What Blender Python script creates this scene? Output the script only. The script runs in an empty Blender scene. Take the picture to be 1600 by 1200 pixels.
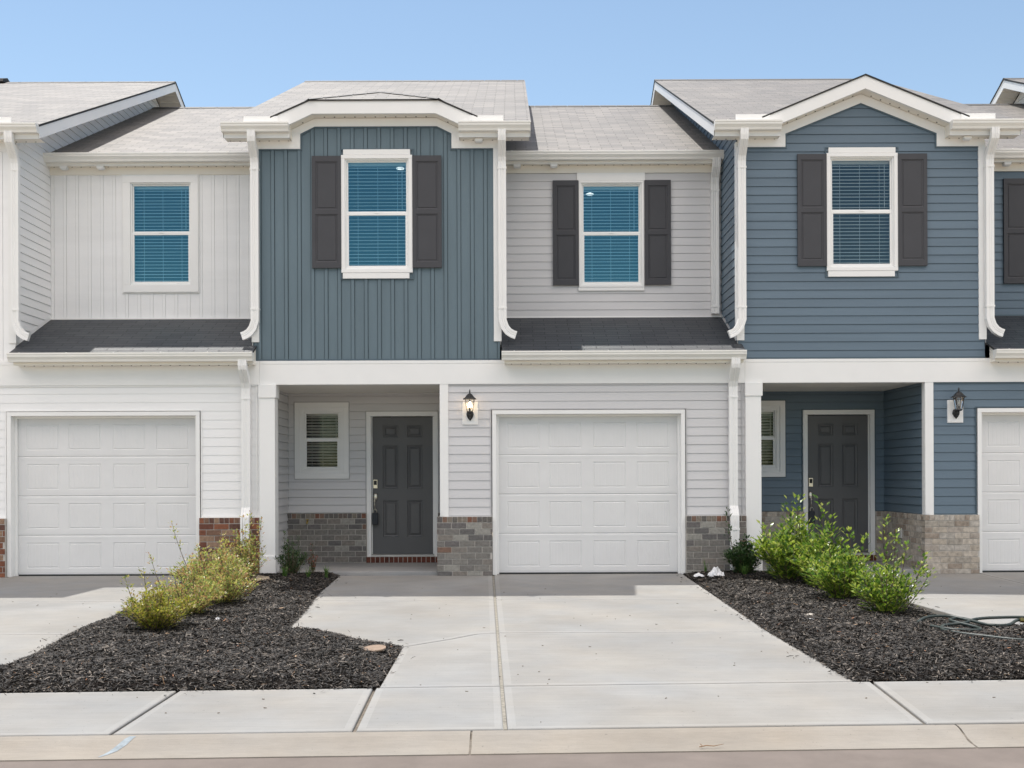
import bpy, math, random
import numpy as np
from mathutils import Vector, Matrix
random.seed(7); rng = np.random.default_rng(7)
SC = bpy.context.scene; COL = SC.collection

# ------------------------------------------------ camera, sky, sun, exposure
ZC = 1.297
WBT = (1.05, 1.0, 0.905); SKY_FILL = (19.3, 17.9, 17.9, 1)
cam = bpy.data.cameras.new("camera"); camo = bpy.data.objects.new("camera", cam); COL.objects.link(camo)
camo.location = (0, -15, ZC); camo.rotation_euler = (math.radians(90), 0.004, 0)
cam.sensor_width = 36; cam.lens = 36*1770/1600
cam.shift_x = 0.0; cam.shift_y = 145/1600
cam.clip_end = 3000; cam.clip_start = 0.1
SC.camera = camo
SUN_DIR = Vector((-0.19, 0.335, 1.0)).normalized()      # towards the sun
EL = math.asin(SUN_DIR.z); AZ = math.atan2(SUN_DIR.x, SUN_DIR.y)
w = bpy.data.worlds.new("World"); SC.world = w; w.use_nodes = True
nt = w.node_tree
sky = nt.nodes.new('ShaderNodeTexSky'); sky.sky_type = 'NISHITA'; sky.sun_disc = False
sky.sun_elevation = EL; sky.sun_rotation = AZ; sky.air_density = 1.0; sky.dust_density = 0.0; sky.ozone_density = 0.6
wb = nt.nodes.new('ShaderNodeVectorMath'); wb.operation = 'MULTIPLY'; wb.inputs[1].default_value = WBT     # white balance of the daylight
# unseen cloud-like fill added to the sky behind the camera, brightens the shaded fronts
def _n(t, **k):
    x = nt.nodes.new(t)
    for a, b in k.items(): setattr(x, a, b)
    return x
def _mr(src, lo, hi, a=0., b=1.):
    r = _n('ShaderNodeMapRange', interpolation_type='SMOOTHSTEP'); r.inputs[1].default_value = lo; r.inputs[2].default_value = hi; r.inputs[3].default_value = a; r.inputs[4].default_value = b
    nt.links.new(src, r.inputs[0]); return r.outputs[0]
def _mul(a, b):
    r = _n('ShaderNodeMath', operation='MULTIPLY'); nt.links.new(a, r.inputs[0]); nt.links.new(b, r.inputs[1]); return r.outputs[0]
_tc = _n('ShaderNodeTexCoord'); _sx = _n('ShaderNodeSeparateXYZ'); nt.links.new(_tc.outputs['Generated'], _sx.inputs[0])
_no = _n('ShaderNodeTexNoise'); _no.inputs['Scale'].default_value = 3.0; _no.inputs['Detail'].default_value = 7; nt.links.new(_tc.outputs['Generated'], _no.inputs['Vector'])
_fill = _mul(_mul(_mr(_sx.outputs[2], .40, .62), _mr(_sx.outputs[1], .05, -.35)), _mr(_no.outputs['Fac'], .32, .56, .0, .9))
_mx = _n('ShaderNodeMix', data_type='RGBA'); nt.links.new(_fill, _mx.inputs[0]); nt.links.new(sky.outputs[0], _mx.inputs[6]); _mx.inputs[7].default_value = SKY_FILL
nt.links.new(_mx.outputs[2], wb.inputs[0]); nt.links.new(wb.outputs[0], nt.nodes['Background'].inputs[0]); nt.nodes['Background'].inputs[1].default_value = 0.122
sl = bpy.data.lights.new("sun", 'SUN'); sl.energy = 3.4; sl.angle = math.radians(0.5); sl.color = (1.0, 0.96, 0.90)
so = bpy.data.objects.new("sun", sl); COL.objects.link(so)
so.rotation_euler = (-SUN_DIR).to_track_quat('-Z', 'Y').to_euler()
SC.view_settings.view_transform = 'Standard'; SC.view_settings.look = 'None'
SC.view_settings.exposure = 0.50; SC.view_settings.gamma = 1
SC.cycles.max_bounces = 8; SC.cycles.diffuse_bounces = 5; SC.cycles.transparent_max_bounces = 16

# ------------------------------------------------ materials
MATS = {}
def mat(name, col, rough=0.6, spec=0.5, noise=0.06, nscale=3.0, bump=0.0, bscale=200.0, metal=0.0, emis=None, stretch=(1,1,1), bdist=0.002):
    m = bpy.data.materials.new(name); m.use_nodes = True; n = m.node_tree; N = n.nodes; L = n.links
    b = N['Principled BSDF']
    b.inputs['Roughness'].default_value = rough; b.inputs['Specular IOR Level'].default_value = spec
    b.inputs['Metallic'].default_value = metal
    tc = N.new('ShaderNodeTexCoord'); mp = N.new('ShaderNodeMapping'); L.new(tc.outputs['Object'], mp.inputs[0])
    mp.inputs['Scale'].default_value = stretch
    if noise:
        t = N.new('ShaderNodeTexNoise'); t.inputs['Scale'].default_value = nscale; t.inputs['Detail'].default_value = 5; t.inputs['Roughness'].default_value = .6
        L.new(mp.outputs[0], t.inputs['Vector'])
        mr = N.new('ShaderNodeMapRange'); mr.inputs[1].default_value = .3; mr.inputs[2].default_value = .7
        mr.inputs[3].default_value = 1-noise; mr.inputs[4].default_value = 1+noise; L.new(t.outputs['Fac'], mr.inputs[0])
        mx = N.new('ShaderNodeVectorMath'); mx.operation = 'MULTIPLY'; mx.inputs[0].default_value = col
        L.new(mr.outputs[0], mx.inputs[1]); L.new(mx.outputs[0], b.inputs['Base Color'])
    else:
        b.inputs['Base Color'].default_value = (*col, 1)
    if bump:
        t2 = N.new('ShaderNodeTexNoise'); t2.inputs['Scale'].default_value = bscale; t2.inputs['Detail'].default_value = 3
        L.new(mp.outputs[0], t2.inputs['Vector'])
        bp = N.new('ShaderNodeBump'); bp.inputs['Strength'].default_value = bump; bp.inputs['Distance'].default_value = bdist
        L.new(t2.outputs['Fac'], bp.inputs['Height']); L.new(bp.outputs[0], b.inputs['Normal'])
    if emis:
        b.inputs['Emission Color'].default_value = (*emis[:3], 1); b.inputs['Emission Strength'].default_value = emis[3]
    MATS[name] = m; return m
def island_mat(name, cols, rough=0.8, spec=0.3, vnoise=0.25, nscale=25.0, trans=0.0, bump=0.0):
    """colour picked per mesh island from a ramp, plus a noise"""
    m = bpy.data.materials.new(name); m.use_nodes = True; n = m.node_tree; N = n.nodes; L = n.links
    b = N['Principled BSDF']; b.inputs['Roughness'].default_value = rough; b.inputs['Specular IOR Level'].default_value = spec
    g = N.new('ShaderNodeNewGeometry'); r = N.new('ShaderNodeValToRGB'); L.new(g.outputs['Random Per Island'], r.inputs[0])
    r.color_ramp.interpolation = 'CONSTANT' if len(cols) > 3 else 'LINEAR'
    k = len(cols)
    while len(r.color_ramp.elements) < k: r.color_ramp.elements.new(.5)
    for i, c in enumerate(cols):
        r.color_ramp.elements[i].position = i/k if len(cols) > 3 else i/(k-1); r.color_ramp.elements[i].color = (*c, 1)
    tc = N.new('ShaderNodeTexCoord'); t = N.new('ShaderNodeTexNoise'); t.inputs['Scale'].default_value = nscale; t.inputs['Detail'].default_value = 6
    L.new(tc.outputs['Object'], t.inputs['Vector'])
    mr = N.new('ShaderNodeMapRange'); mr.inputs[1].default_value = .3; mr.inputs[2].default_value = .7; mr.inputs[3].default_value = 1-vnoise; mr.inputs[4].default_value = 1+vnoise
    L.new(t.outputs['Fac'], mr.inputs[0]); mx = N.new('ShaderNodeVectorMath'); mx.operation = 'MULTIPLY'
    L.new(r.outputs[0], mx.inputs[0]); L.new(mr.outputs[0], mx.inputs[1]); L.new(mx.outputs[0], b.inputs['Base Color'])
    if bump:
        bp = N.new('ShaderNodeBump'); bp.inputs['Strength'].default_value = bump; bp.inputs['Distance'].default_value = .004
        L.new(t.outputs['Fac'], bp.inputs['Height']); L.new(bp.outputs[0], b.inputs['Normal'])
    if trans:
        tr = N.new('ShaderNodeBsdfTranslucent'); L.new(mx.outputs[0], tr.inputs[0])
        ms = N.new('ShaderNodeMixShader'); ms.inputs[0].default_value = trans
        L.new(b.outputs[0], ms.inputs[1]); L.new(tr.outputs[0], ms.inputs[2]); L.new(ms.outputs[0], N['Material Output'].inputs[0])
    MATS[name] = m; return m
def concrete(name, col, dark=0.9, light=1.07, stretch=(0.5, 9, 1)):
    m = bpy.data.materials.new(name); m.use_nodes = True; n = m.node_tree; N = n.nodes; L = n.links
    b = N['Principled BSDF']; b.inputs['Roughness'].default_value = .85; b.inputs['Specular IOR Level'].default_value = .3
    tc = N.new('ShaderNodeTexCoord')
    def noise(sc, det, st=(1,1,1)):
        mp = N.new('ShaderNodeMapping'); mp.inputs['Scale'].default_value = st; L.new(tc.outputs['Object'], mp.inputs[0])
        t = N.new('ShaderNodeTexNoise'); t.inputs['Scale'].default_value = sc; t.inputs['Detail'].default_value = det; t.inputs['Roughness'].default_value=.65
        L.new(mp.outputs[0], t.inputs['Vector']); return t.outputs['Fac']
    def rng_(f, a, bb, lo=.3, hi=.7):
        r = N.new('ShaderNodeMapRange'); r.inputs[1].default_value = lo; r.inputs[2].default_value = hi; r.inputs[3].default_value = a; r.inputs[4].default_value = bb
        L.new(f, r.inputs[0]); return r.outputs[0]
    def mul(a, bb):
        k = N.new('ShaderNodeMath'); k.operation = 'MULTIPLY'; L.new(a, k.inputs[0]); L.new(bb, k.inputs[1]); return k.outputs[0]
    a = rng_(noise(1.2, 6), dark, light)
    s = rng_(noise(3.2, 7, stretch), .95, 1.04)
    br = noise(26, 4, (stretch[0]*.25, stretch[1], 1))
    f = rng_(br, .935, 1.05); g = rng_(noise(260, 3), .93, 1.06)
    sp = mul(rng_(noise(34, 2), 1.0, .62, .285, .25), mul(rng_(noise(90, 2), 1.0, .8, .27, .24), rng_(noise(60, 2), 1.0, 1.12, .70, .74)))
    sp = mul(sp, rng_(noise(.55, 8), .93, 1.04, .38, .62))
    tot = mul(mul(mul(a, s), mul(f, g)), sp)
    # a warm/cool drift
    mix = N.new('ShaderNodeMix'); mix.data_type = 'RGBA'
    mix.inputs[6].default_value = (col[0]*1.03, col[1], col[2]*.95, 1); mix.inputs[7].default_value = (col[0]*.97, col[1], col[2]*1.03, 1)
    L.new(rng_(noise(.8, 3), 0, 1), mix.inputs[0])
    mx = N.new('ShaderNodeVectorMath'); mx.operation = 'MULTIPLY'; L.new(mix.outputs[2], mx.inputs[0]); L.new(tot, mx.inputs[1])
    L.new(mx.outputs[0], b.inputs['Base Color'])
    bp = N.new('ShaderNodeBump'); bp.inputs['Strength'].default_value = .35; bp.inputs['Distance'].default_value = .003
    ad = N.new('ShaderNodeMath'); ad.operation = 'ADD'; L.new(br, ad.inputs[0]); L.new(g, ad.inputs[1]); L.new(ad.outputs[0], bp.inputs['Height']); L.new(bp.outputs[0], b.inputs['Normal'])
    MATS[name] = m; return m
def shingle(name, col, tab=.31, row=.135, rough=.62, spec=.5):
    m = bpy.data.materials.new(name); m.use_nodes = True; n = m.node_tree; N = n.nodes; L = n.links
    b = N['Principled BSDF']; b.inputs['Roughness'].default_value = rough; b.inputs['Specular IOR Level'].default_value = spec
    uv = N.new('ShaderNodeUVMap')
    # slight waviness of the courses
    tn = N.new('ShaderNodeTexNoise'); tn.inputs['Scale'].default_value = 3; tn.inputs['Detail'].default_value = 4; L.new(uv.outputs[0], tn.inputs['Vector'])
    vm = N.new('ShaderNodeVectorMath'); vm.operation = 'MULTIPLY_ADD'; vm.inputs[1].default_value = (.02, .016, 0); L.new(tn.outputs['Color'], vm.inputs[0]); L.new(uv.outputs[0], vm.inputs[2])
    br = N.new('ShaderNodeTexBrick'); L.new(vm.outputs[0], br.inputs['Vector'])
    br.inputs['Scale'].default_value = 1; br.inputs['Brick Width'].default_value = tab; br.inputs['Row Height'].default_value = row
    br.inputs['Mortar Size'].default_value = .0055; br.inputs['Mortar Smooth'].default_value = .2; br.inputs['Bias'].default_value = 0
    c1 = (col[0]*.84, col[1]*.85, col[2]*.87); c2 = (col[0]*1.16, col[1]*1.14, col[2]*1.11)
    br.inputs['Color1'].default_value = (*c1, 1); br.inputs['Color2'].default_value = (*c2, 1); br.inputs['Mortar'].default_value = (*[c*.66 for c in col], 1)  # mortar colour darkens tab gaps and paints the shadow line under each course
    t = N.new('ShaderNodeTexNoise'); t.inputs['Scale'].default_value = 130; t.inputs['Detail'].default_value = 3; L.new(uv.outputs[0], t.inputs['Vector'])
    mr = N.new('ShaderNodeMapRange'); mr.inputs[1].default_value = .3; mr.inputs[2].default_value = .7; mr.inputs[3].default_value = .72; mr.inputs[4].default_value = 1.28; L.new(t.outputs['Fac'], mr.inputs[0])
    t3 = N.new('ShaderNodeTexNoise'); t3.inputs['Scale'].default_value = 1.3; t3.inputs['Detail'].default_value = 5; L.new(uv.outputs[0], t3.inputs['Vector'])
    mr3 = N.new('ShaderNodeMapRange'); mr3.inputs[1].default_value = .3; mr3.inputs[2].default_value = .7; mr3.inputs[3].default_value = .94; mr3.inputs[4].default_value = 1.06; L.new(t3.outputs['Fac'], mr3.inputs[0])
    mm = N.new('ShaderNodeMath'); mm.operation = 'MULTIPLY'; L.new(mr.outputs[0], mm.inputs[0]); L.new(mr3.outputs[0], mm.inputs[1])
    mx = N.new('ShaderNodeVectorMath'); mx.operation = 'MULTIPLY'; L.new(br.outputs['Color'], mx.inputs[0]); L.new(mm.outputs[0], mx.inputs[1]); L.new(mx.outputs[0], b.inputs['Base Color'])
    sr = N.new('ShaderNodeMapRange'); sr.inputs[3].default_value = spec; sr.inputs[4].default_value = spec*.45; L.new(br.outputs['Fac'], sr.inputs[0])
    bw = N.new('ShaderNodeRGBToBW'); L.new(br.outputs['Color'], bw.inputs[0]); s2 = N.new('ShaderNodeMapRange'); s2.inputs[1].default_value = .8*col[1]; s2.inputs[2].default_value = 1.2*col[1]; s2.inputs[3].default_value = .72; s2.inputs[4].default_value = 1.12; L.new(bw.outputs[0], s2.inputs[0])
    sm = N.new('ShaderNodeMath'); sm.operation = 'MULTIPLY'; L.new(sr.outputs[0], sm.inputs[0]); L.new(s2.outputs[0], sm.inputs[1]); L.new(sm.outputs[0], b.inputs['Specular IOR Level'])
    # saw-tooth course height + tab gaps
    sx = N.new('ShaderNodeSeparateXYZ'); L.new(vm.outputs[0], sx.inputs[0])
    dv = N.new('ShaderNodeMath'); dv.operation = 'DIVIDE'; L.new(sx.outputs[1], dv.inputs[0]); dv.inputs[1].default_value = row
    fr = N.new('ShaderNodeMath'); fr.operation = 'FRACT'; L.new(dv.outputs[0], fr.inputs[0])
    h = N.new('ShaderNodeMath'); h.operation = 'MULTIPLY_ADD'; L.new(fr.outputs[0], h.inputs[0]); h.inputs[1].default_value = -.6; L.new(t.outputs['Fac'], h.inputs[2])
    h2 = N.new('ShaderNodeMath'); h2.operation = 'SUBTRACT'; L.new(h.outputs[0], h2.inputs[0]); L.new(br.outputs['Fac'], h2.inputs[1])
    bp = N.new('ShaderNodeBump'); bp.inputs['Strength'].default_value = .6; bp.inputs['Distance'].default_value = .006; L.new(h2.outputs[0], bp.inputs['Height']); L.new(bp.outputs[0], b.inputs['Normal'])
    MATS[name] = m; return m
def glass_mat(name, refl, col):
    m = bpy.data.materials.new(name); m.use_nodes = True; n = m.node_tree; N = n.nodes; L = n.links
    N.remove(N['Principled BSDF'])
    g = N.new('ShaderNodeBsdfGlossy'); g.inputs['Color'].default_value = (*col, 1); g.inputs['Roughness'].default_value = 0.01
    t = N.new('ShaderNodeBsdfTransparent'); t.inputs[0].default_value = (.74, .90, .96, 1)
    tc = N.new('ShaderNodeTexCoord'); tn = N.new('ShaderNodeTexNoise'); tn.inputs['Scale'].default_value = 1.5; L.new(tc.outputs['Object'], tn.inputs['Vector'])
    bp = N.new('ShaderNodeBump'); bp.inputs['Strength'].default_value = .15; bp.inputs['Distance'].default_value = .01; L.new(tn.outputs['Fac'], bp.inputs['Height']); L.new(bp.outputs[0], g.inputs['Normal'])
    f = N.new('ShaderNodeFresnel'); f.inputs[0].default_value = 1.5
    mr = N.new('ShaderNodeMapRange'); mr.inputs[1].default_value = 0; mr.inputs[2].default_value = 1; mr.inputs[3].default_value = refl; mr.inputs[4].default_value = 1; L.new(f.outputs[0], mr.inputs[0])
    ms = N.new('ShaderNodeMixShader'); L.new(mr.outputs[0], ms.inputs[0]); L.new(t.outputs[0], ms.inputs[1]); L.new(g.outputs[0], ms.inputs[2])
    L.new(ms.outputs[0], N['Material Output'].inputs[0]); MATS[name] = m; return m

mat('white_trim', (.87, .87, .86), .45, .4, .02, 2)
mat('white_vinyl', (.88, .88, .88), .4, .4, .03, 1.2, .12, 60, stretch=(.4, 1, 4))
mat('white_gutter', (.84, .83, .79), .35, .5, .03, 4)
mat('white_door', (.76, .76, .76), .5, .4, .025, 3, .1, 120)
mat('soffit', (.87, .83, .75), .5, .4, .02, 4)
mat('grey_vinyl', (.65, .645, .655), .5, .4, .045, 1.2, .12, 60, stretch=(.4, 1, 6))
mat('blue_batten', (.13, .182, .215), .5, .4, .08, 1.2, .15, 60, stretch=(4, 1, .5))
mat('blue_lap', (.13, .182, .232), .5, .4, .09, 1.2, .15, 60, stretch=(.35, 1, 6))
mat('blue_channel', (.085, .125, .155), .5, .4, .03, 2)
mat('grey_channel', (.50, .50, .51), .5, .4, .03, 2)
mat('shutter', (.064, .065, .073), .6, .35, .05, 3, .2, 140)
mat('door', (.115, .116, .12), .45, .4, .04, 3, .15, 60)
mat('dark', (.02, .02, .02), .7)
mat('rubber', (.03, .03, .03), .8)
mat('mortar', (.50, .475, .44), .95, .1, .12, 20, .4, 200)
mat('room_dark', (.05, .05, .05), .9, .1, .05, 1)
mat('room', (.13, .13, .13), .9, .1, .05, 1)
mat('blind', (.90, .90, .88), .6, .3, .02, 3)
mat('nickel', (.62, .58, .50), .28, .5, .05, 30, metal=1)
mat('black_metal', (.012, .012, .013), .4, .5, .1, 20)
mat('bulb_lit', (1, .85, .6), .4, emis=(1, .72, .42, 14))
mat('bulb_off', (.7, .7, .68), .3, noise=0)
mat('lamp_disc', (1, 1, 1), .4, emis=(1, .93, .85, 1.1))
mat('flash', (.55, .55, .53), .5, .4, .1, 8)
mat('soil', (.10, .085, .07), .95, .1, .3, 2, .6, 20, bdist=.02)
mat('grass', (.36, .29, .21), .95, .1, .3, .5)  # pale tan bare soil, toned to bounce warm light onto the house fronts
mat('mulch_base', (.018, .015, .013), .95, .1, .4, 30, .8, 60, bdist=.02)
mat('bark', (.13, .10, .07), .9, .2, .2, 30)
mat('hose', (.03, .042, .038), .45, .5, .12, 12)
mat('brass', (.55, .42, .15), .35, metal=1)
mat('plastic_bag', (.82, .82, .83), .4, .5, .05, 10)
mat('paper', (.75, .70, .62), .8, .2, .12, 20)
mat('rock', (.45, .37, .28), .9, .2, .3, 14, .7, 50, bdist=.01)
mat('cover', (.27, .20, .15), .8, .3, .15, 20)
mat('blue_paint', (.27, .31, .335), .8, .2, .25, 25)
mat('lockbox', (.022, .026, .035), .5, .4, .05, 20)
mat('twig', (.25, .15, .08), .9)
mat('asphalt', (.185, .158, .14), .95, .2, .13, 3.0, .5, 300)
mat('filler', (.26, .245, .21), .95, .1, .3, 30)
mat('seam', (.17, .15, .125), .95, .1, .3, 30)
mat('tree_leaf', (.05, .09, .025), .7, .3, .3, 3)
mat('clear_glass', (.8, .8, .8), .05)
concrete('concrete', (.292, .286, .273), .86, 1.07)
concrete('concrete_edge', (.310, .304, .291), .96, 1.04)
concrete('curb', (.288, .262, .228), .88, 1.08, (1.5, 6, 1))
concrete('porch_concrete', (.30, .30, .30))
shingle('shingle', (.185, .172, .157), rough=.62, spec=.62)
shingle('shingle_low', (.028, .034, .042), .33, .105, rough=.55, spec=.85)  # canopy shingle darkened in its base colour to match the shade it lies in
island_mat('brick_red', [(.20,.085,.055),(.16,.07,.05),(.30,.20,.14),(.24,.10,.06),(.20,.12,.085),(.13,.07,.055)], .9, .2, .24, 32, bump=.6)
island_mat('brick_grey', [(.19,.18,.168),(.23,.218,.20),(.155,.145,.142),(.20,.19,.175),(.30,.29,.265),(.18,.165,.155),(.14,.135,.132),(.22,.20,.18),(.20,.13,.10)], .9, .2, .24, 32, bump=.6)
island_mat('brick_tan', [(.42,.37,.31),(.36,.325,.28),(.47,.42,.36),(.31,.26,.215),(.39,.345,.30),(.44,.405,.36)], .9, .2, .3, 22, bump=.5)
island_mat('brick_cap', [(.20,.10,.07),(.16,.13,.115),(.14,.13,.12),(.13,.12,.115),(.20,.13,.10),(.22,.19,.16)], .9, .2, .24, 32, bump=.6)
island_mat('mulch_chip', [(.011,.010,.009),(.024,.021,.018),(.046,.039,.032),(.016,.014,.012),(.075,.065,.055),(.028,.023,.019),(.20,.17,.14),(.012,.011,.010),(.040,.030,.022),(.018,.015,.013)], .7, .5, .3, 40)
island_mat('mulch_pale', [(.30,.19,.11),(.22,.15,.10),(.38,.27,.18),(.28,.14,.08)], .9, .2, .3, 40)
island_mat('leaf_bright', [(.24,.34,.04),(.34,.44,.06),(.10,.20,.03),(.18,.30,.035),(.07,.14,.03),(.42,.48,.10)], .28, .6, .15, 20, .48)
island_mat('leaf_dark', [(.04,.09,.025),(.06,.13,.04),(.025,.06,.02),(.09,.15,.05)], .4, .5, .15, 20, .3)
island_mat('leaf_autumn', [(.40,.44,.10),(.46,.48,.12),(.52,.32,.14),(.26,.34,.08),(.52,.44,.20),(.54,.54,.14),(.40,.22,.10),(.18,.25,.07)], .35, .5, .15, 20, .45)
island_mat('leaf_yellow', [(.36,.37,.04),(.46,.44,.06),(.22,.26,.04),(.34,.32,.06),(.50,.44,.12),(.14,.19,.04),(.40,.28,.12)], .35, .5, .15, 20, .45)
island_mat('leaf_red', [(.22,.04,.03),(.30,.07,.04),(.06,.08,.03),(.05,.09,.03),(.08,.10,.04)], .45, .5, .15, 20, .3)
island_mat('blade', [(.06,.13,.03),(.10,.20,.04),(.16,.26,.06)], .5, .4, .1, 20, .3)
glass_mat('pane', .155, (.32, .84, 1.02)); glass_mat('pane_plain', .07, (.6, .85, .95)); MATS['pane_plain'].node_tree.nodes['Transparent BSDF'].inputs[0].default_value = (.84, .88, .88, 1)
glass_mat('pane_low', .0, (.4, .5, .4)); MATS['pane_low'].node_tree.nodes['Transparent BSDF'].inputs[0].default_value = (.86, .86, .85, 1)
m = MATS['clear_glass']; m.node_tree.nodes['Principled BSDF'].inputs['Transmission Weight'].default_value = 1
m.node_tree.nodes['Principled BSDF'].inputs['IOR'].default_value = 1.1

# ------------------------------------------------ mesh builder
class MB:
    def __init__(s): s.v = []; s.f = []; s.m = []; s.uv = []; s.hasuv = False
    def face(s, pts, m=0, uv=None):
        i = len(s.v); s.v += [tuple(p) for p in pts]; s.f.append(tuple(range(i, i+len(pts)))); s.m.append(m)
        if uv: s.hasuv = True
        s.uv.append(uv or [(0, 0)]*len(pts)); return s
    def box(s, x0, x1, y0, y1, z0, z1, m=0):
        P = [(x0,y0,z0),(x1,y0,z0),(x1,y1,z0),(x0,y1,z0),(x0,y0,z1),(x1,y0,z1),(x1,y1,z1),(x0,y1,z1)]
        i = len(s.v); s.v += P
        for q in [(0,3,2,1),(4,5,6,7),(0,1,5,4),(1,2,6,5),(2,3,7,6),(3,0,4,7)]:
            s.f.append(tuple(i+k for k in q)); s.m.append(m); s.uv.append([(0,0)]*4)
        return s
    def prism(s, poly, a, b, fn, m=0):
        """poly 2-D, extruded between a and b; fn(u,v,t)->xyz"""
        n = len(poly); i = len(s.v)
        s.v += [tuple(fn(u, v, a)) for u, v in poly] + [tuple(fn(u, v, b)) for u, v in poly]
        s.f.append(tuple(range(i, i+n))); s.f.append(tuple(range(i+2*n-1, i+n-1, -1))); s.m += [m, m]; s.uv += [[(0,0)]*n]*2
        for k in range(n):
            j = (k+1) % n; s.f.append((i+k, i+n+k, i+n+j, i+j)); s.m.append(m); s.uv.append([(0,0)]*4)
        return s
    def sweep(s, pts, w, d, N0=(0,1,0), m=0, caps=True, section=None):
        """rectangular (or given) section along pts; width along b, depth along n"""
        P = [Vector(p) for p in pts]; rings = []
        sec = section or [(-w/2,-d/2),(w/2,-d/2),(w/2,d/2),(-w/2,d/2)]
        for k, p in enumerate(P):
            if k == 0: t = (P[1]-P[0]).normalized(); sc = 1
            elif k == len(P)-1: t = (P[-1]-P[-2]).normalized(); sc = 1
            else:
                a = (P[k]-P[k-1]).normalized(); b_ = (P[k+1]-P[k]).normalized(); t = (a+b_).normalized(); sc = 1/max(.4, t.dot(a))
            n = Vector(N0); n = (n - t*n.dot(t)).normalized(); bb = t.cross(n)
            rings.append([p + bb*u + n*v for u, v in sec])
        i = len(s.v); q = len(sec)
        for r in rings: s.v += [tuple(x) for x in r]
        for k in range(len(rings)-1):
            for j in range(q):
                jj = (j+1) % q
                s.f.append((i+k*q+j, i+k*q+jj, i+(k+1)*q+jj, i+(k+1)*q+j)); s.m.append(m); s.uv.append([(0,0)]*4)
        if caps:
            s.f.append(tuple(range(i+q-1, i-1, -1))); s.f.append(tuple(range(i+(len(rings)-1)*q, i+len(rings)*q))); s.m += [m, m]; s.uv += [[(0,0)]*q]*2
        return s
    def tube(s, pts, r, seg=8, m=0, N0=(0,0,1)):
        rs = r if isinstance(r, (list, tuple)) else [r]*len(pts)
        P = [Vector(p) for p in pts]; i = len(s.v)
        for k, p in enumerate(P):
            t = (P[min(k+1, len(P)-1)]-P[max(k-1, 0)]).normalized()
            n = Vector(N0); n = n - t*n.dot(t)
            if n.length < 1e-3: n = Vector((1,0,0)) - t*t.x
            n.normalize(); b = t.cross(n)
            for j in range(seg):
                a = 2*math.pi*j/seg; s.v.append(tuple(p + (n*math.cos(a)+b*math.sin(a))*rs[k]))
        for k in range(len(P)-1):
            for j in range(seg):
                jj = (j+1) % seg; s.f.append((i+k*seg+j, i+k*seg+jj, i+(k+1)*seg+jj, i+(k+1)*seg+j)); s.m.append(m); s.uv.append([(0,0)]*4)
        s.f.append(tuple(range(i, i+seg))); s.f.append(tuple(range(i+(len(P)-1)*seg, i+len(P)*seg))); s.m += [m, m]; s.uv += [[(0,0)]*seg]*2
        return s
    def lathe(s, prof, cx, cy, seg=12, m=0, sy=1.0, rot=0.0):
        i = len(s.v)
        for r, z in prof:
            for j in range(seg):
                a = 2*math.pi*j/seg+rot; s.v.append((cx+r*math.cos(a), cy+r*sy*math.sin(a), z))
        for k in range(len(prof)-1):
            for j in range(seg):
                jj = (j+1) % seg; s.f.append((i+k*seg+j, i+k*seg+jj, i+(k+1)*seg+jj, i+(k+1)*seg+j)); s.m.append(m); s.uv.append([(0,0)]*4)
        s.f.append(tuple(range(i+seg-1, i-1, -1))); s.f.append(tuple(range(i+(len(prof)-1)*seg, i+len(prof)*seg))); s.m += [m, m]; s.uv += [[(0,0)]*seg]*2
        return s
    def build(s, name, mats, parent=None, smooth=False, bevel=0.0):
        me = bpy.data.meshes.new(name); me.from_pydata(s.v, [], s.f)
        for x in (mats if isinstance(mats, (list, tuple)) else [mats]): me.materials.append(MATS[x])
        me.polygons.foreach_set('material_index', s.m)
        if s.hasuv:
            uvl = me.uv_layers.new(name='UVMap'); flat = [c for f in s.uv for uv in f for c in uv]
            uvl.data.foreach_set('uv', flat)
        if smooth: me.polygons.foreach_set('use_smooth', [True]*len(me.polygons))
        me.update()
        o = bpy.data.objects.new(name, me); COL.objects.link(o)
        if parent: o.parent = parent
        if bevel:
            bm_ = o.modifiers.new('bevel', 'BEVEL'); bm_.width = bevel; bm_.segments = 2; bm_.limit_method = 'ANGLE'; bm_.angle_limit = math.radians(40)
        return o
def tag(o, label=None, cat=None, group=None, kind=None):
    if label: o['label'] = label
    if cat: o['category'] = cat
    if group: o['group'] = group
    if kind: o['kind'] = kind
    return o
def empty(name, loc, parent=None):
    o = bpy.data.objects.new(name, None); o.empty_display_size = .2; o.location = loc; COL.objects.link(o)
    if parent: o.parent = parent
    return o

def clip_half(poly, ax, val, keep_hi):
    out = []; n = len(poly)
    for i in range(n):
        a, b = poly[i], poly[(i+1) % n]
        ia = (a[ax] >= val) if keep_hi else (a[ax] <= val); ib = (b[ax] >= val) if keep_hi else (b[ax] <= val)
        if ia: out.append(a)
        if ia != ib:
            t = (val-a[ax])/(b[ax]-a[ax]); out.append((a[0]+(b[0]-a[0])*t, a[1]+(b[1]-a[1])*t))
    return out
def rects_minus(rects, holes):
    """axis-aligned rects (u0,u1,v0,v1) minus holes -> list of rects"""
    for h in holes:
        nr = []
        for r in rects:
            if h[0] >= r[1] or h[1] <= r[0] or h[2] >= r[3] or h[3] <= r[2]: nr.append(r); continue
            if r[2] < h[2]: nr.append((r[0], r[1], r[2], h[2]))
            if r[3] > h[3]: nr.append((r[0], r[1], h[3], r[3]))
            a, b = max(r[2], h[2]), min(r[3], h[3])
            if r[0] < h[0]: nr.append((r[0], h[0], a, b))
            if r[1] > h[1]: nr.append((h[1], r[1], a, b))
        rects = nr
    return rects
def R2P(r): return [(r[0], r[2]), (r[1], r[2]), (r[1], r[3]), (r[0], r[3])]
def frontmap(y): return lambda u, v, d: (u, y-d, v)
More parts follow.
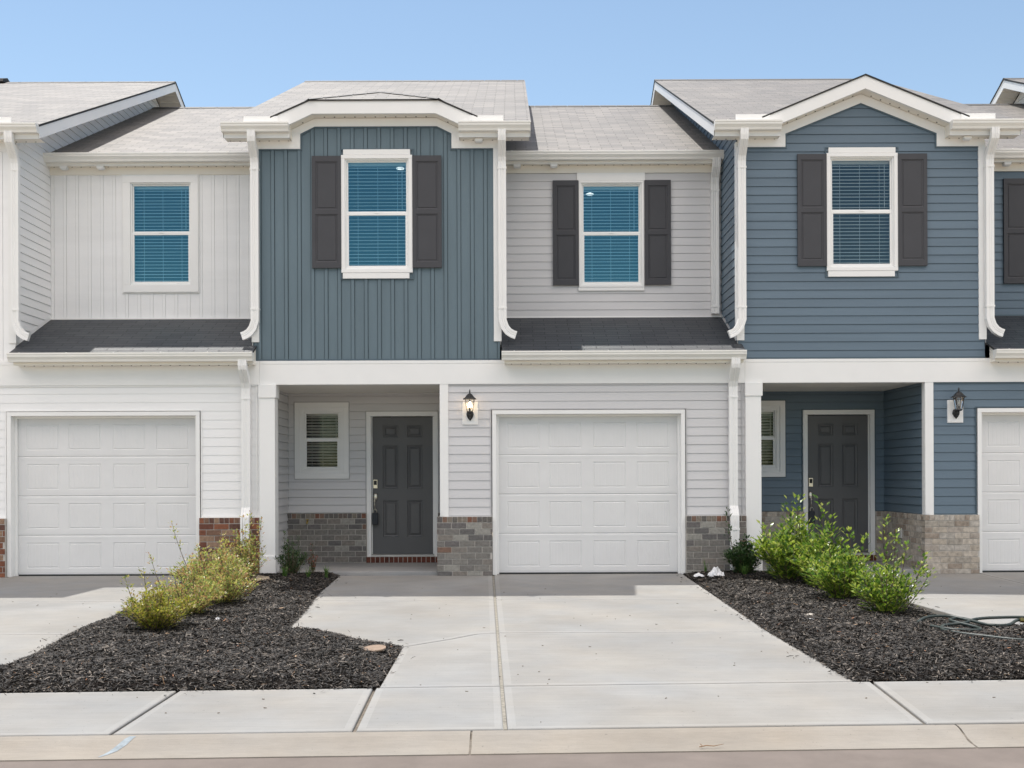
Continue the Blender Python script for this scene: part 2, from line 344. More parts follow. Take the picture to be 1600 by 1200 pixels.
def sidemap(x, sgn): return lambda u, v, d: (x+sgn*d, u, v)      # u = y
def lap(mb, pieces, mp, row=.1143, v0=0.0, out=.010, m=0, gap=.006):
    for pc in pieces:
        lo = min(p[1] for p in pc); hi = max(p[1] for p in pc)
        k = math.floor((lo-v0)/row+1e-6)
        while v0+k*row < hi-1e-6:
            a = v0+k*row; b = a+row; k += 1
            q = clip_half(clip_half(pc, 1, a, True), 1, b-gap, False)
            if len(q) < 3: continue
            mb.face([mp(u, v, .003+out*(1-(v-a)/row)) for u, v in q], m)
            r_ = clip_half(clip_half(pc, 1, b-gap, True), 1, b, False) if gap else []          # slot under the butt of the next course
            if len(r_) >= 3: mb.face([mp(u, v, -gap) for u, v in r_], m)
            low = [p for p in q if abs(p[1]-a) < 1e-6]
            if len(low) >= 2:
                u0 = min(p[0] for p in low); u1 = max(p[0] for p in low)
                mb.face([mp(u0, a, .003+out), mp(u1, a, .003+out), mp(u1, a, -gap), mp(u0, a, -gap)], m)
def batten(mb, pieces, mp, per=.176, wid=.042, u0=0.0, out=.014, m=0, gd=-.010, gr=.007):
    for pc in pieces:
        lo = min(p[0] for p in pc); hi = max(p[0] for p in pc); k = math.floor((lo-u0)/per)
        while u0+k*per < hi:
            a = u0+k*per; k += 1
            for (s, e, d) in ((a, a+wid, out), (a+wid, a+wid+gr, gd), (a+wid+gr, a+per-gr, .002), (a+per-gr, a+per, gd)):
                q = clip_half(clip_half(pc, 0, s, True), 0, e, False)
                if len(q) < 3: continue
                mb.face([mp(u, v, d) for u, v in q], m)
                if d == out or d == gd:
                    for ue in (s, e):
                        ed = [p for p in q if abs(p[0]-ue) < 1e-6]
                        if len(ed) >= 2:
                            v0_ = min(p[1] for p in ed); v1_ = max(p[1] for p in ed)
                            mb.face([mp(ue, v0_, d), mp(ue, v1_, d), mp(ue, v1_, gd if d == out else .002), mp(ue, v0_, gd if d == out else .002)], m)
def paneled(mb, x0, x1, z0, z1, y, holes, prof, m=0, grooves=0.0):
    """flat front facing -y with stamped panels; prof = [(inset, depth)...]"""
    for r in rects_minus([(x0, x1, z0, z1)], holes): mb.face([(r[0],y,r[2]),(r[1],y,r[2]),(r[1],y,r[3]),(r[0],y,r[3])], m)
    for h in holes:
        pr = (0, 0)
        for q in prof:
            def c(p): return [(h[0]+p[0], y+p[1], h[2]+p[0]), (h[1]-p[0], y+p[1], h[2]+p[0]), (h[1]-p[0], y+p[1], h[3]-p[0]), (h[0]+p[0], y+p[1], h[3]-p[0])]
            A, B = c(pr), c(q)
            for k in range(4): mb.face([A[k], A[(k+1) % 4], B[(k+1) % 4], B[k]], m)
            pr = q
        a = [h[0]+pr[0], h[1]-pr[0], h[2]+pr[0], h[3]-pr[0]]
        if grooves:
            n = max(1, round((a[1]-a[0])/grooves)); st = (a[1]-a[0])/n; g = .004
            for k in range(n):
                xa = a[0]+k*st + (g if k else 0); xb = a[0]+(k+1)*st-(g if k < n-1 else 0)
                mb.face([(xa,y+pr[1],a[2]),(xb,y+pr[1],a[2]),(xb,y+pr[1],a[3]),(xa,y+pr[1],a[3])], m)
                if k < n-1:
                    for (p, q2, d1, d2) in ((xb, xb+g, 0, .0022), (xb+g, xb+2*g, .0022, 0)):
                        mb.face([(p,y+pr[1]+d1,a[2]),(q2,y+pr[1]+d2,a[2]),(q2,y+pr[1]+d2,a[3]),(p,y+pr[1]+d1,a[3])], m)
        else:
            mb.face([(a[0],y+pr[1],a[2]),(a[1],y+pr[1],a[2]),(a[1],y+pr[1],a[3]),(a[0],y+pr[1],a[3])], m)
def frame_ring(mb, x0, x1, z0, z1, t, y0, y1, m=0, tb=None, tt=None):
    """picture-frame of four bars butted (verticals between the horizontals)"""
    tb = t if tb is None else tb; tt = t if tt is None else tt
    mb.box(x0, x1, y0, y1, z0, z0+tb, m); mb.box(x0, x1, y0, y1, z1-tt, z1, m)
    mb.box(x0, x0+t, y0+.001, y1, z0+tb, z1-tt, m); mb.box(x1-t, x1, y0+.001, y1, z0+tb, z1-tt, m)
def brick_run(mb, u0, u1, z0, z1, mp, cap=True, seed=0, rowh=.0795, bl=.20, thick=.09, joint=.009):
    """bricks as real blocks standing 6 mm proud of the mortar; mp(u, v, d)"""
    r = random.Random(seed)
    def blk(a, b, c, d_, m):
        o = r.uniform(-.0015, .0015); e = .0015
        q = [(a+e, c+e), (b-e, c+e), (b-e, d_-e), (a+e, d_-e)]; Q = [(a, c), (b, c), (b, d_), (a, d_)]
        i = len(mb.v)
        mb.v += [tuple(mp(u, v, thick+.006+o)) for u, v in q] + [tuple(mp(u, v, thick+.004+o)) for u, v in Q] + [tuple(mp(u, v, thick-.004)) for u, v in Q]
        mb.f.append((i, i+1, i+2, i+3)); mb.m.append(m); mb.uv.append([(0,0)]*4)
        for rr in (0, 4):
            for k in range(4):
                kk = (k+1) % 4; mb.f.append((i+rr+k, i+rr+kk, i+rr+4+kk, i+rr+4+k)); mb.m.append(m); mb.uv.append([(0,0)]*4)
    top = z1
    if cap:
        n = max(1, round((u1-u0)/.0675)); st = (u1-u0)/n
        for k in range(n): blk(u0+k*st+joint*.4, u0+(k+1)*st-joint*.4, z1-.072, z1-.001, 1)
        top = z1-.072-joint
    z = top; k = 0
    while z > z0+.005:
        za = max(z0, z-(rowh-joint)); off = (k % 2)*bl/2 + r.uniform(-.01, .01); u = u0-off
        while u < u1:
            a, b = max(u, u0), min(u+bl-joint, u1)
            if b-a > .02: blk(a, b, za, z, 0)
            u += bl
        z -= rowh; k += 1
    # mortar body
    i = [tuple(mp(u, v, d)) for d in (0, thick) for (u, v) in ((u0, z0-.05), (u1, z0-.05), (u1, z1), (u0, z1))]
    j = len(mb.v); mb.v += i
    for q in [(0,1,2,3),(4,5,6,7),(0,1,5,4),(1,2,6,5),(2,3,7,6),(3,0,4,7)]:
        mb.f.append(tuple(j+k for k in q)); mb.m.append(2); mb.uv.append([(0,0)]*4)

# ------------------------------------------------ house parts
W = 6.415; YR = 1.15; YP = 1.67; RIDGE_Y = 5.83; ES = .44; EY = -.2; EZ = 5.93
GUT = [(0,0),(0,.115),(-.022,.115),(-.12,.115),(-.12,.095),(-.112,.085),(-.112,.065),(-.085,.03),(-.075,0)]
def gutter(par, x0, x1, y, z, label=None):
    mb = MB(); mb.prism(GUT, x0, x1, lambda u, v, t: (t, y+u, z+v))
    for xe in (x0, x1):                                     # end caps sit 3 mm proud
        mb.prism([(a, b-.002) for a, b in GUT], xe-.004, xe+.004, lambda u, v, t: (t, y+u*1.02, z+v))
    x = x0+.15
    while x < x1-.1:                                         # hidden-hanger dimples on the lip
        mb.box(x, x+.02, y-.123, y-.118, z+.092, z+.118); x += .61
    o = mb.build('gutter', 'white_gutter', par, bevel=.003); return o
def downspout(par, pts, w=.105, d=.07, straps=()):
    mb = MB(); s = []
    hw, hd = w/2, d/2
    # corrugated rectangular section
    sec = [(-hw,-hd),(-hw*.45,-hd),(-hw*.38,-hd+.007),(-hw*.1,-hd+.007),(0,-hd),(hw*.1,-hd+.007),(hw*.38,-hd+.007),(hw*.45,-hd),(hw,-hd),(hw,hd),(-hw,hd)]
    mb.sweep(pts, w, d, section=sec)
    for (x, y, z) in straps: mb.box(x-w/2-.006, x+w/2+.006, y-d/2-.004, y+d/2, z-.012, z+.012)
    return mb.build('downspout', 'white_trim', par)
def shutter(par, x0, x1, z0, z1, y):
    mb = MB(); mz = (z0+z1)/2; a = .035*1.1; st = .045
    yy = y-.03
    holes = [(x0+st, x1-st, z0+.075, mz-.03), (x0+st, x1-st, mz+.03, z1-.075)]
    paneled(mb, x0, x1, z0, z1, yy, holes, [(.003,.006),(.022,.013),(.030,.006)])
    mb.box(x0, x1, yy+.0005, y, z0, z0+.004); mb.box(x0, x1, yy+.0005, y, z1-.004, z1); mb.box(x0, x0+.004, yy+.0005, y, z0, z1); mb.box(x1-.004, x1, yy+.0005, y, z0, z1)
    return mb.build('shutter', 'shutter', par)
def window(par, x0, x1, z0, z1, y, casing, head=None, sill=None, chan='grey_channel', pane='pane', lamp=None, wide=None, low=False, room_d=2.2, blind_seed=0):
    """x0..z1 = glass opening of the vinyl unit; casing = trim width"""
    wnd = empty('window', (0, 0, 0), par)
    f = .035
    c = MB()
    X0, X1, Z0, Z1 = x0-f-casing, x1+f+casing, z0-f-casing, z1+f+casing
    if low:
        frame_ring(c, X0, X1, Z0, Z1, casing*.62, y-.035, y+.03)
        frame_ring(c, X0+casing*.62, X1-casing*.62, Z0+casing*.62, Z1-casing*.62, casing*.38, y-.02, y+.03)
    else:
        frame_ring(c, X0, X1, Z0, Z1, casing, y-.038, y+.03)
    if head: c.box(head[0], head[1], y-.034, y-.001, Z1+.002, head[2]); 
    if sill: c.box(sill[0], sill[1], y-.034, y-.001, sill[2], Z0-.002)
    c.build('casing', 'white_trim', wnd, bevel=.003)
    ch = MB(); g = .014
    a0, a1, b0, b1 = (wide or (X0, X1, Z0, Z1))
    frame_ring(ch, a0-g, a1+g, b0-g, b1+g, g, y-.022, y)
    ch.build('channel_trim', chan, wnd)
    s = MB(); mid = (z0+z1)/2 + .0
    frame_ring(s, x0-f, x1+f, z0-f, z1+f, f*.55, y-.012, y+.07)                 # unit frame
    i = f*.45
    frame_ring(s, x0-i, x1+i, mid+.005, z1+i, i+.004, y+.018, y+.05, tb=.036)                # upper sash
    frame_ring(s, x0-i, x1+i, z0-i, mid+.02, i+.012, y+.0, y+.03, tt=.034, tb=.03)         # lower sash
    s.box((x0+x1)/2-.03, (x0+x1)/2+.03, y-.008, y+.0, mid+.012, mid+.024)
    s.build('sash', 'white_trim', wnd, bevel=.002)
    p = MB(); p.face([(x0,y+.032,mid+.03),(x1,y+.032,mid+.03),(x1,y+.032,z1),(x0,y+.032,z1)])
    p.face([(x0+.008,y+.014,z0+.012),(x1-.008,y+.014,z0+.012),(x1-.008,y+.014,mid),(x0+.008,y+.014,mid)])
    p.build('pane', pane, wnd)
    EH = .008 if not low else .003
    b = MB(); r = random.Random(blind_seed); sp = .046 if not low else .043; z = z1-.05; yb = y+.115; tilt = .003 if not low else -.012
    b.box(x0-.02, x1+.02, yb-.03, yb+.03, z1-.03, z1+.02)
    while z > z0+.0:
        dz = r.uniform(-.0015, .0015); t2 = tilt+r.uniform(-.002, .002)
        pts = [(-.025, -t2), (0, .002), (.025, t2)]
        for k in range(2):
            (ya, za), (yc, zb) = pts[k], pts[k+1]
            b.face([(x0-.015,yb+ya,z+za+dz),(x1+.015,yb+ya,z+za+dz),(x1+.015,yb+yc,z+zb+dz),(x0-.015,yb+yc,z+zb+dz)])
            b.face([(x0-.015,yb+ya,z+za+dz-.003),(x1+.015,yb+ya,z+za+dz-.003),(x1+.015,yb+yc,z+zb+dz-.003),(x0-.015,yb+yc,z+zb+dz-.003)])
        b.face([(x0-.015,yb-.025,z-t2+dz),(x1+.015,yb-.025,z-t2+dz),(x1+.015,yb-.024,z-t2+dz-EH),(x0-.015,yb-.024,z-t2+dz-EH)])
        z -= sp
    for fx in (.16, .5, .84):
        xx = x0+(x1-x0)*fx
        if low and fx == .84: continue
        b.box(xx-.002, xx+.002, yb-.030, yb-.028, z0, z1)
    b.tube([(x0+(x1-x0)*.92, yb-.045, z1-.04), (x0+(x1-x0)*.92, yb-.045, z1-.04-(z1-z0)*.42)], .004, 6)
    b.build('blind', 'blind', wnd)
    rm = MB(); e = .45; yf = y+.075
    A = (X0-e, X1+e, Z0-.5, Z1+.35)
    # room shell behind: sides, floor, ceiling, back, and the wall round the opening
    yk = y+room_d
    rm.face([(A[0],yf,A[2]),(A[0],yk,A[2]),(A[0],yk,A[3]),(A[0],yf,A[3])]); rm.face([(A[1],yf,A[2]),(A[1],yk,A[2]),(A[1],yk,A[3]),(A[1],yf,A[3])])
    rm.face([(A[0],yf,A[2]),(A[1],yf,A[2]),(A[1],yk,A[2]),(A[0],yk,A[2])]); rm.face([(A[0],yf,A[3]),(A[1],yf,A[3]),(A[1],yk,A[3]),(A[0],yk,A[3])])
    rm.face([(A[0],yk,A[2]),(A[1],yk,A[2]),(A[1],yk,A[3]),(A[0],yk,A[3])])
    for q in rects_minus([(A[0],A[1],A[2],A[3])], [(x0-.02,x1+.02,z0-.02,z1+.02)]): rm.face([(q[0],yf,q[2]),(q[1],yf,q[2]),(q[1],yf,q[3]),(q[0],yf,q[3])])
    rm.build('room_wall', 'room_dark' if low else 'room', wnd)
    if lamp:
        lx, lz, ly = lamp; l = MB(); l.lathe([(.055, lz-.012), (.06, lz), (.02, lz+.02)], lx, ly, 20); l.build('ceiling_light', 'lamp_disc', wnd)
    return wnd
def slab_roof(mb, poly3, uvdir=None, th=.03, m=0, medge=1):
    """poly3 3-D polygon (planar); UV = (x, run)"""
    P = [Vector(p) for p in poly3]; n = (P[1]-P[0]).cross(P[2]-P[0]).normalized()
    if n.z < 0: n = -n
    up = Vector((0,0,1)); v = (up - n*n.dot(up)).normalized(); u = v.cross(n).normalized()
    mb.face(P, m, [(p.dot(u), p.dot(v)) for p in P])
    Q = [p - Vector((0,0,th)) for p in P]
    mb.face(list(reversed(Q)), medge)
    for k in range(len(P)):
        j = (k+1) % len(P); mb.face([P[k], P[j], Q[j], Q[k]], medge)

def lantern(px, lit, label):
    """coach lantern on a white mounting block; stands at world px on the garage wall plane"""
    root = empty('wall_lantern', (px, 0, 2.0)); tag(root, label, 'wall lantern', 'porch lanterns beside the garage doors')
    b = MB(); b.box(-.104, .104, -.026, .004, .0-.012, .30-.012); paneled(b, -.09, .09, 0, .276, -.0285, [], [])
    b.build('mounting_block', 'white_trim', root, bevel=.004)
    p = MB(); 
    p.tube([(0,-.026,.115),(0,-.045,.115)], [.045,.03], 16, N0=(0,0,1))            # wall rose
    p.lathe([(.0,.035),(.012,.05),(.03,.07),(.044,.10),(.048,.125),(.044,.15),(.03,.165)], 0, -.05, 14, sy=.45)
    p.tube([(0,-.05,.10),(0,-.10,.075),(0,-.135,.10),(0,-.14,.135)], .011, 8)
    p.build('arm', 'black_metal', root, smooth=True)
    c = MB(); y = -.14
    c.lathe([(.01,.135),(.035,.14),(.048,.15),(.045,.16)], 0, y, 6, rot=math.pi/2)
    c.lathe([(.102,.315),(.098,.322),(.065,.345),(.05,.365),(.03,.385),(.012,.393),(.008,.41),(.013,.42),(.006,.44),(.002,.447)], 0, y, 6, rot=math.pi/2)
    for k in range(6):
        a = math.pi/2+k*math.pi/3
        c.tube([(.042*math.cos(a), y+.042*math.sin(a), .158), (.068*math.cos(a), y+.068*math.sin(a), .318)], .0042, 5)
    c.build('lantern_cage', 'black_metal', root)
    g = MB(); n = 6
    for k in range(n):
        a, b2 = math.pi/2+k*math.pi/3, math.pi/2+(k+1)*math.pi/3
        g.face([(.040*math.cos(a),y+.040*math.sin(a),.16),(.040*math.cos(b2),y+.040*math.sin(b2),.16),(.066*math.cos(b2),y+.066*math.sin(b2),.316),(.066*math.cos(a),y+.066*math.sin(a),.316)])
    g.build('lantern_glass', 'lantern_glass', root)
    u = MB(); u.lathe([(.012,.165),(.013,.20),(.010,.205)], 0, y, 10); u.build('candle_socket', 'black_metal', root)
    v = MB(); v.lathe([(.008,.205),(.019,.225),(.021,.245),(.012,.275),(.002,.29)], 0, y, 12)
    v.build('bulb', 'bulb_lit' if lit else 'bulb_off', root, smooth=True)
    return root
glass_mat('lantern_glass', .06, (1, 1, 1)); MATS['lantern_glass'].node_tree.nodes['Transparent BSDF'].inputs[0].default_value = (.93, .93, .92, 1)

def townhouse(X0, kind, label):
    H = empty('townhouse', (X0, 0, 0)); tag(H, label, 'townhouse', 'townhouses joined in a row')
    A = kind == 'white'; B = kind == 'batten'; C = kind == 'lap'
    bay_m = 'white_vinyl' if A else ('blue_batten' if B else 'blue_lap')
    low_m = {'white': 'white_vinyl', 'batten': 'grey_vinyl', 'lap': 'blue_lap'}[kind]
    rec_m = low_m
    ch_bay = 'white_trim' if A else 'blue_channel'; ch_low = {'white': 'white_trim', 'batten': 'grey_channel', 'lap': 'blue_channel'}[kind]
    brick = {'white': 'brick_red', 'batten': 'brick_grey', 'lap': 'brick_tan'}[kind]; bcap = {'white': 'brick_red', 'batten': 'brick_cap', 'lap': 'brick_tan'}[kind]
    cx = 1.547; gp = 0.0 if A else (.0025 if B else .005)
    # ---- bay front wall
    bw = (1.165-.0, 1.95, 3.35, 0)   # placeholder
    wx0, wx1, wz0, wz1 = 1.170, 1.945, 4.085, 5.475      # glass of the bay window
    hole = (wx0-.055, wx1+.055, wz0-.055, wz1+.055)
    L0 = (-.085, 3.178)
    pcs = [R2P(r) for r in rects_minus([(L0[0], L0[1], 2.842, 5.644)], [hole])]
    if C: pcs += [R2P((.547, 2.547, 5.644, 5.82)), [(.547, 5.82), (2.547, 5.82), (cx, 6.222)]]
    else: pcs += [R2P((.547, 2.547, 5.644, 5.843)), [(.547, 5.843), (2.547, 5.843), (2.355, 5.938), (.739, 5.938)]]
    mb = MB()
    if C: lap(mb, pcs, frontmap(0), v0=2.842, gap=gp)
    elif A: batten(mb, pcs, frontmap(0), u0=-.02, out=.006, gd=-.001, gr=.004)
    else: batten(mb, pcs, frontmap(0), u0=-.02)
    # bay side walls
    for x, s in ((L0[0], -1), (L0[1], 1)):
        top = [(0, 5.76), (.1, 5.80), (RIDGE_Y, EZ+ES*(RIDGE_Y-EY)-.2), (2*RIDGE_Y+.0, 5.76)]
        lap(mb, [[(0, 2.842), (2*RIDGE_Y, 2.842)] + list(reversed(top))], sidemap(x, s), v0=2.842, gap=.003)
    mb.build('bay_wall', bay_m, H)
    # channels hugging the frieze
    cb = MB(); g = .018
    if C: inner = [(-.085,5.644),(.547,5.644),(.547,5.82),(cx,6.222),(2.547,5.82),(2.547,5.644),(3.178,5.644)]
    else: inner = [(-.085,5.644),(.547,5.644),(.547,5.843),(.739,5.938),(2.355,5.938),(2.547,5.843),(2.547,5.644),(3.178,5.644)]
    ins = []
    for (u, v) in inner:
        ins.append((u + (g if abs(u-.547) < .01 else (-g if abs(u-2.547) < .01 else 0)), v-g))
    for k in range(len(inner)-1):
        cb.prism([inner[k], inner[k+1], ins[k+1], ins[k]], -.020, -.002, lambda u, v, t: (u, t, v))
    c2 = MB(); c2.box(L0[0], L0[1], -.022, -.001, 2.842, 2.865); c2.build('starter_strip', ch_bay, H)
    cb.build('channel_trim', ch_bay, H)
    # ---- frieze board of the bay
    fr = MB()
    if C: outer = [(-.085,5.752),(.437,5.752),(.437,5.895),(cx,6.342),(2.657,5.895),(2.657,5.752),(3.178,5.752)]
    else: outer = [(-.085,5.752),(.437,5.752),(.437,5.90),(.742,6.045),(2.352,6.045),(2.657,5.90),(2.657,5.752),(3.178,5.752)]
    for k in range(len(inner)-1):
        fr.prism([inner[k], inner[k+1], outer[k+1], outer[k]], -.028, .0, lambda u, v, t: (u, t, v))
    for x in (-.105, 3.098): fr.box(x, x+.10, -.026, .02, 3.09, 5.643)                  # corner boards
    fr.box(-.107, -.087, .0, .09, 3.10, 5.72); fr.box(3.180, 3.200, .0, .09, 3.10, 5.72)
    fr.build('frieze_board', 'white_trim', H, bevel=.002)
    # ---- soffit and fascia of the bay
    sf = MB(); y0 = -.18
    for a, b in ((-.42, .437), (2.657, 3.575)):
        sf.box(a, b, y0, 0, 5.745, 5.752)
        x = a+.05
        while x < b-.02: sf.box(x-.004, x+.004, y0+.01, -.02, 5.741, 5.745); sf.box(x-.008, x+.008, -.055, -.04, 5.740, 5.745, 1); x += .128
    if C: und = [(.437, 5.90), (cx, 6.347), (2.657, 5.90)]
    else: und = [(.437, 5.905), (.742, 6.05), (2.352, 6.05), (2.657, 5.905)]
    for k in range(len(und)-1):
        (a, za), (b, zb) = und[k], und[k+1]
        sf.prism([(a, za), (b, zb), (b, zb+.01), (a, za+.01)], y0, -.0, lambda u, v, t: (u, t, v))
        n = max(2, round((b-a)/.13))
        for j in range(1, n):
            t = j/n; x = a+(b-a)*t; z = za+(zb-za)*t
            sf.box(x-.008, x+.008, -.075, -.06, z-.006, z+.002, 1)
    sf.box(.428, .438, y0, 0, 5.745, 5.93); sf.box(2.656, 2.666, y0, 0, 5.745, 5.93)
    # rake soffits
    for xa, xb in ((-.42, -.088), (3.181, 3.575)):
        def top(y): return EZ+ES*(y-EY) if y <= RIDGE_Y else EZ+ES*(2*RIDGE_Y-y-EY)
        for (ya, yb) in ((EY+.02, RIDGE_Y), (RIDGE_Y, 2*RIDGE_Y)):
            sf.face([(xa,ya,top(ya)-.165),(xb,ya,top(ya)-.165),(xb,yb,top(yb)-.165),(xa,yb,top(yb)-.165)])
        y = .05
        while y < RIDGE_Y*1.3:
            z = top(y)-.165; sf.prism([(y, z-.012), (y+.014, z-.012+ES*.014), (y+.014, z+.004), (y, z)], xa+.02, xb, lambda u, v, t: (t, u, v)); y += .155
    sf.build('soffit', ['soffit', 'dark'], H)
    fa = MB(); yf0, yf1 = -.2, -.182
    for a, b in ((-.425, .437), (2.657, 3.58)):
        fa.box(a, b, yf0, yf1, 5.738, 5.915)
    if C: tp = [(cx-1.335,5.968),(cx,6.514),(cx+1.335,5.968)]; bt = [(cx-1.335,5.80),(cx,6.347),(cx+1.335,5.80)]
    else: tp = [(cx-1.335,5.992),(cx-.835,6.212),(cx+.835,6.212),(cx+1.335,5.992)]; bt = [(cx-1.335,5.80),(cx-.805,6.045),(cx+.805,6.045),(cx+1.335,5.80)]
    for k in range(len(tp)-1):
        fa.prism([bt[k], bt[k+1], tp[k+1], tp[k]], -.222, -.201, lambda u, v, t: (u, t, v))
        fa.prism([bt[k], bt[k+1], (bt[k+1][0], bt[k+1][1]+.02), (bt[k][0], bt[k][1]+.02)], -.2005, -.182, lambda u, v, t: (u, t, v))
    for xr in (-.43, 3.575):                                       # rake boards along both slopes
        for sg in (0, 1):
            ya, yb = EY-.0, RIDGE_Y
            q = [(ya, EZ-.03), (yb, EZ+ES*(yb-EY)-.03), (yb, EZ+ES*(yb-EY)-.175), (ya+.0, EZ-.19)]
            if sg: q = [(2*RIDGE_Y-u, v) for u, v in q]
            fa.prism(q, xr, xr+.012, lambda u, v, t: (t, u, v))
    for a, b in ((-.15, .30), (2.79, 3.235)): fa.box(a, b, -.235, -.224, 5.918, 6.012)      # snow/crickets boards above the gutter ends
    fa.build('fascia', 'white_trim', H)
    # ---- bay roof
    rf = MB(); xl, xr = -.44, 3.597; RZ = EZ+ES*(RIDGE_Y-EY)
    P = lambda x, y: (x, y, EZ+ES*(y-EY))
    slab_roof(rf, [P(xl, EY-.02), P(.42, EY-.02), P(.42, RIDGE_Y), P(xl, RIDGE_Y)])
    slab_roof(rf, [P(2.674, EY-.02), P(xr, EY-.02), P(xr, RIDGE_Y), P(2.674, RIDGE_Y)])
    slab_roof(rf, [P(.42, .22), P(2.674, .22), P(2.674, RIDGE_Y), P(.42, RIDGE_Y)])
    Bk = lambda x, y: (x, y, EZ+ES*(2*RIDGE_Y-y-EY))
    slab_roof(rf, [Bk(xl, RIDGE_Y), Bk(xr, RIDGE_Y), Bk(xr, 2*RIDGE_Y+.2), Bk(xl, 2*RIDGE_Y+.2)])
    # cross gable in front
    GS_ = .41 if C else ES; gz = 6.535 if C else 6.600; e = 1.352; ge = gz-e*GS_; yv = .1
    for s in (-1, 1):
        if C: q = [(cx+s*e, -.235, ge), (cx, -.235, gz), (cx, 1.45, gz), (cx+s*e, yv, ge)]
        else: q = [(cx+s*e, -.235, ge), (cx+s*.847, -.235, gz-.847*ES), (cx, .60, gz), (cx, 1.45, gz), (cx+s*e, yv, ge)]
        slab_roof(rf, q, None, th=.02)
    if not C: slab_roof(rf, [(cx-.847, -.235, gz-.847*ES), (cx+.847, -.235, gz-.847*ES), (cx, .60, gz)], None, th=.02)
    # ridge caps
    x = xl
    while x < xr-.05:
        L = min(.30, xr-x); rf.prism([(RIDGE_Y-.14, RZ-.055), (RIDGE_Y, RZ+.012), (RIDGE_Y+.14, RZ-.055), (RIDGE_Y, RZ+.002)], x, x+L-.012, lambda u, v, t: (t, u, v), 2); x += L
    if not C:
        for s in (-1, 1):
            a = Vector((cx+s*.847, -.235, gz-.847*ES)); b = Vector((cx, .60, gz))
            for k in range(5):
                p, q = a.lerp(b, k/5), a.lerp(b, (k+.93)/5); u = Vector((s*.07,.03,-.02)); v = Vector((-s*.02,-.07,-.02)); h = Vector((0,0,.012))
                rf.face([p+u, q+u, q+h, p+h], 2); rf.face([p+v, q+v, q+h, p+h], 2)
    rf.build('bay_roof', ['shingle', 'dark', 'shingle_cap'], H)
    gutter(H, -.43, .437, EY-.003, 5.80); gutter(H, 2.655, 3.585, EY-.003, 5.80)
    # ---- recessed upper wall
    rx0, rx1 = 3.178, W-.085
    ox0, ox1, oz0, oz1 = 4.362, 5.155, 4.055, 5.44
    hole2 = (ox0-.05, ox1+.05, oz0-.05, oz1+.05)
    mb = MB(); pc2 = [R2P(r) for r in rects_minus([(rx0, rx1, 3.545, 5.62)], [hole2])]
    if A: batten(mb, pc2, frontmap(YR), u0=3.19, out=.006, gd=-.001, gr=.004)
    else: lap(mb, pc2, frontmap(YR), v0=3.56, gap=gp, out=.008 if B else .010)
    mb.build('upper_wall', rec_m, H)
    t = MB(); t.box(rx0, rx1, YR-.025, YR, 5.62, 5.722); t.build('upper_frieze', 'soffit', H); t = MB(); t.box(rx0+.004, rx1-.004, YR-.02, YR-.001, 3.545, 3.578); t.build('starter_strip', 'white_trim' if not C else 'blue_channel', H); t = MB()
    t.box(rx0, rx1, YR-.13, YR-.025, 5.722, 5.729); x = rx0+.08
    while x < rx1: t.box(x-.004, x+.004, YR-.12, YR-.04, 5.718, 5.722); t.box(x-.007, x+.007, YR-.07, YR-.055, 5.717, 5.722, 1); x += .128
    t.build('upper_soffit', ['soffit', 'dark'], H)
    t = MB(); t.box(rx0+.003, rx1-.003, YR-.148, YR-.13, 5.715, 5.86); t.build('upper_fascia', 'white_gutter', H)
    gutter(H, rx0+.006, rx1-.006, YR-.15, 5.755)
    rr = MB(); RS = (8.11-5.872)/(RIDGE_Y-.98); Q = lambda x, y: (x, y, 5.872+RS*(y-.98))
    slab_roof(rr, [Q(rx0-.0, .955), Q(rx1+.0, .955), Q(rx1, RIDGE_Y), Q(rx0, RIDGE_Y)])
    slab_roof(rr, [(rx0, RIDGE_Y, 8.11), (rx1, RIDGE_Y, 8.11), (rx1, 2*RIDGE_Y, 5.7), (rx0, 2*RIDGE_Y, 5.7)])
    x = rx0
    while x < rx1-.05:
        L = min(.30, rx1-x); rr.prism([(RIDGE_Y-.14, 8.055), (RIDGE_Y, 8.122), (RIDGE_Y+.14, 8.055), (RIDGE_Y, 8.112)], x, x+L-.012, lambda u, v, t: (t, u, v), 2); x += L
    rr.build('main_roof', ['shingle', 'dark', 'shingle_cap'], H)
    # ---- canopy roof over the garage
    pr = MB(); PS = (3.569-2.955)/(YR+.22); Z = lambda y: 2.955+PS*(y+.22)
    slab_roof(pr, [(3.205, -.25, Z(-.25)), (6.375, -.25, Z(-.25)), (6.375, -.02, Z(-.02)), (3.205, -.02, Z(-.02))])
    slab_roof(pr, [(3.182, -.02, Z(-.02)), (W-.088, -.02, Z(-.02)), (W-.088, YR, Z(YR)), (3.182, YR, Z(YR))])
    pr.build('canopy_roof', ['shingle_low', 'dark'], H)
    fl = MB()                                                    # step flashing against the bay sides
    for x, s in ((3.186, 1), (W-.092, -1)):
        fl = MB(); fl.prism([(-.02, Z(-.02)+.002), (YR, Z(YR)+.002), (YR, Z(YR)+.05), (-.02, Z(-.02)+.05)], x, x+s*.004, lambda u, v, t: (t, u, v)); fl.build('flashing', 'grey_channel' if C or B else 'white_trim', H)
    gutter(H, 3.205, 6.378, -.203, 2.815)
    t = MB(); t.box(3.25, 6.35, -.20, -.182, 2.775, 2.92); t.box(3.25, 6.35, -.181, -.032, 2.783, 2.79)
    for x in (3.236, 6.352): t.prism([(-.2, 2.783), (-.02, 2.783), (-.02, 3.0), (-.2, 2.93)], x, x+.012, lambda u, v, tt: (tt, u, v))
    x = 3.33
    while x < 6.3: t.box(x-.007, x+.007, -.085, -.07, 2.778, 2.783, 1); x += .128
    t.build('canopy_soffit', ['soffit', 'dark'], H)
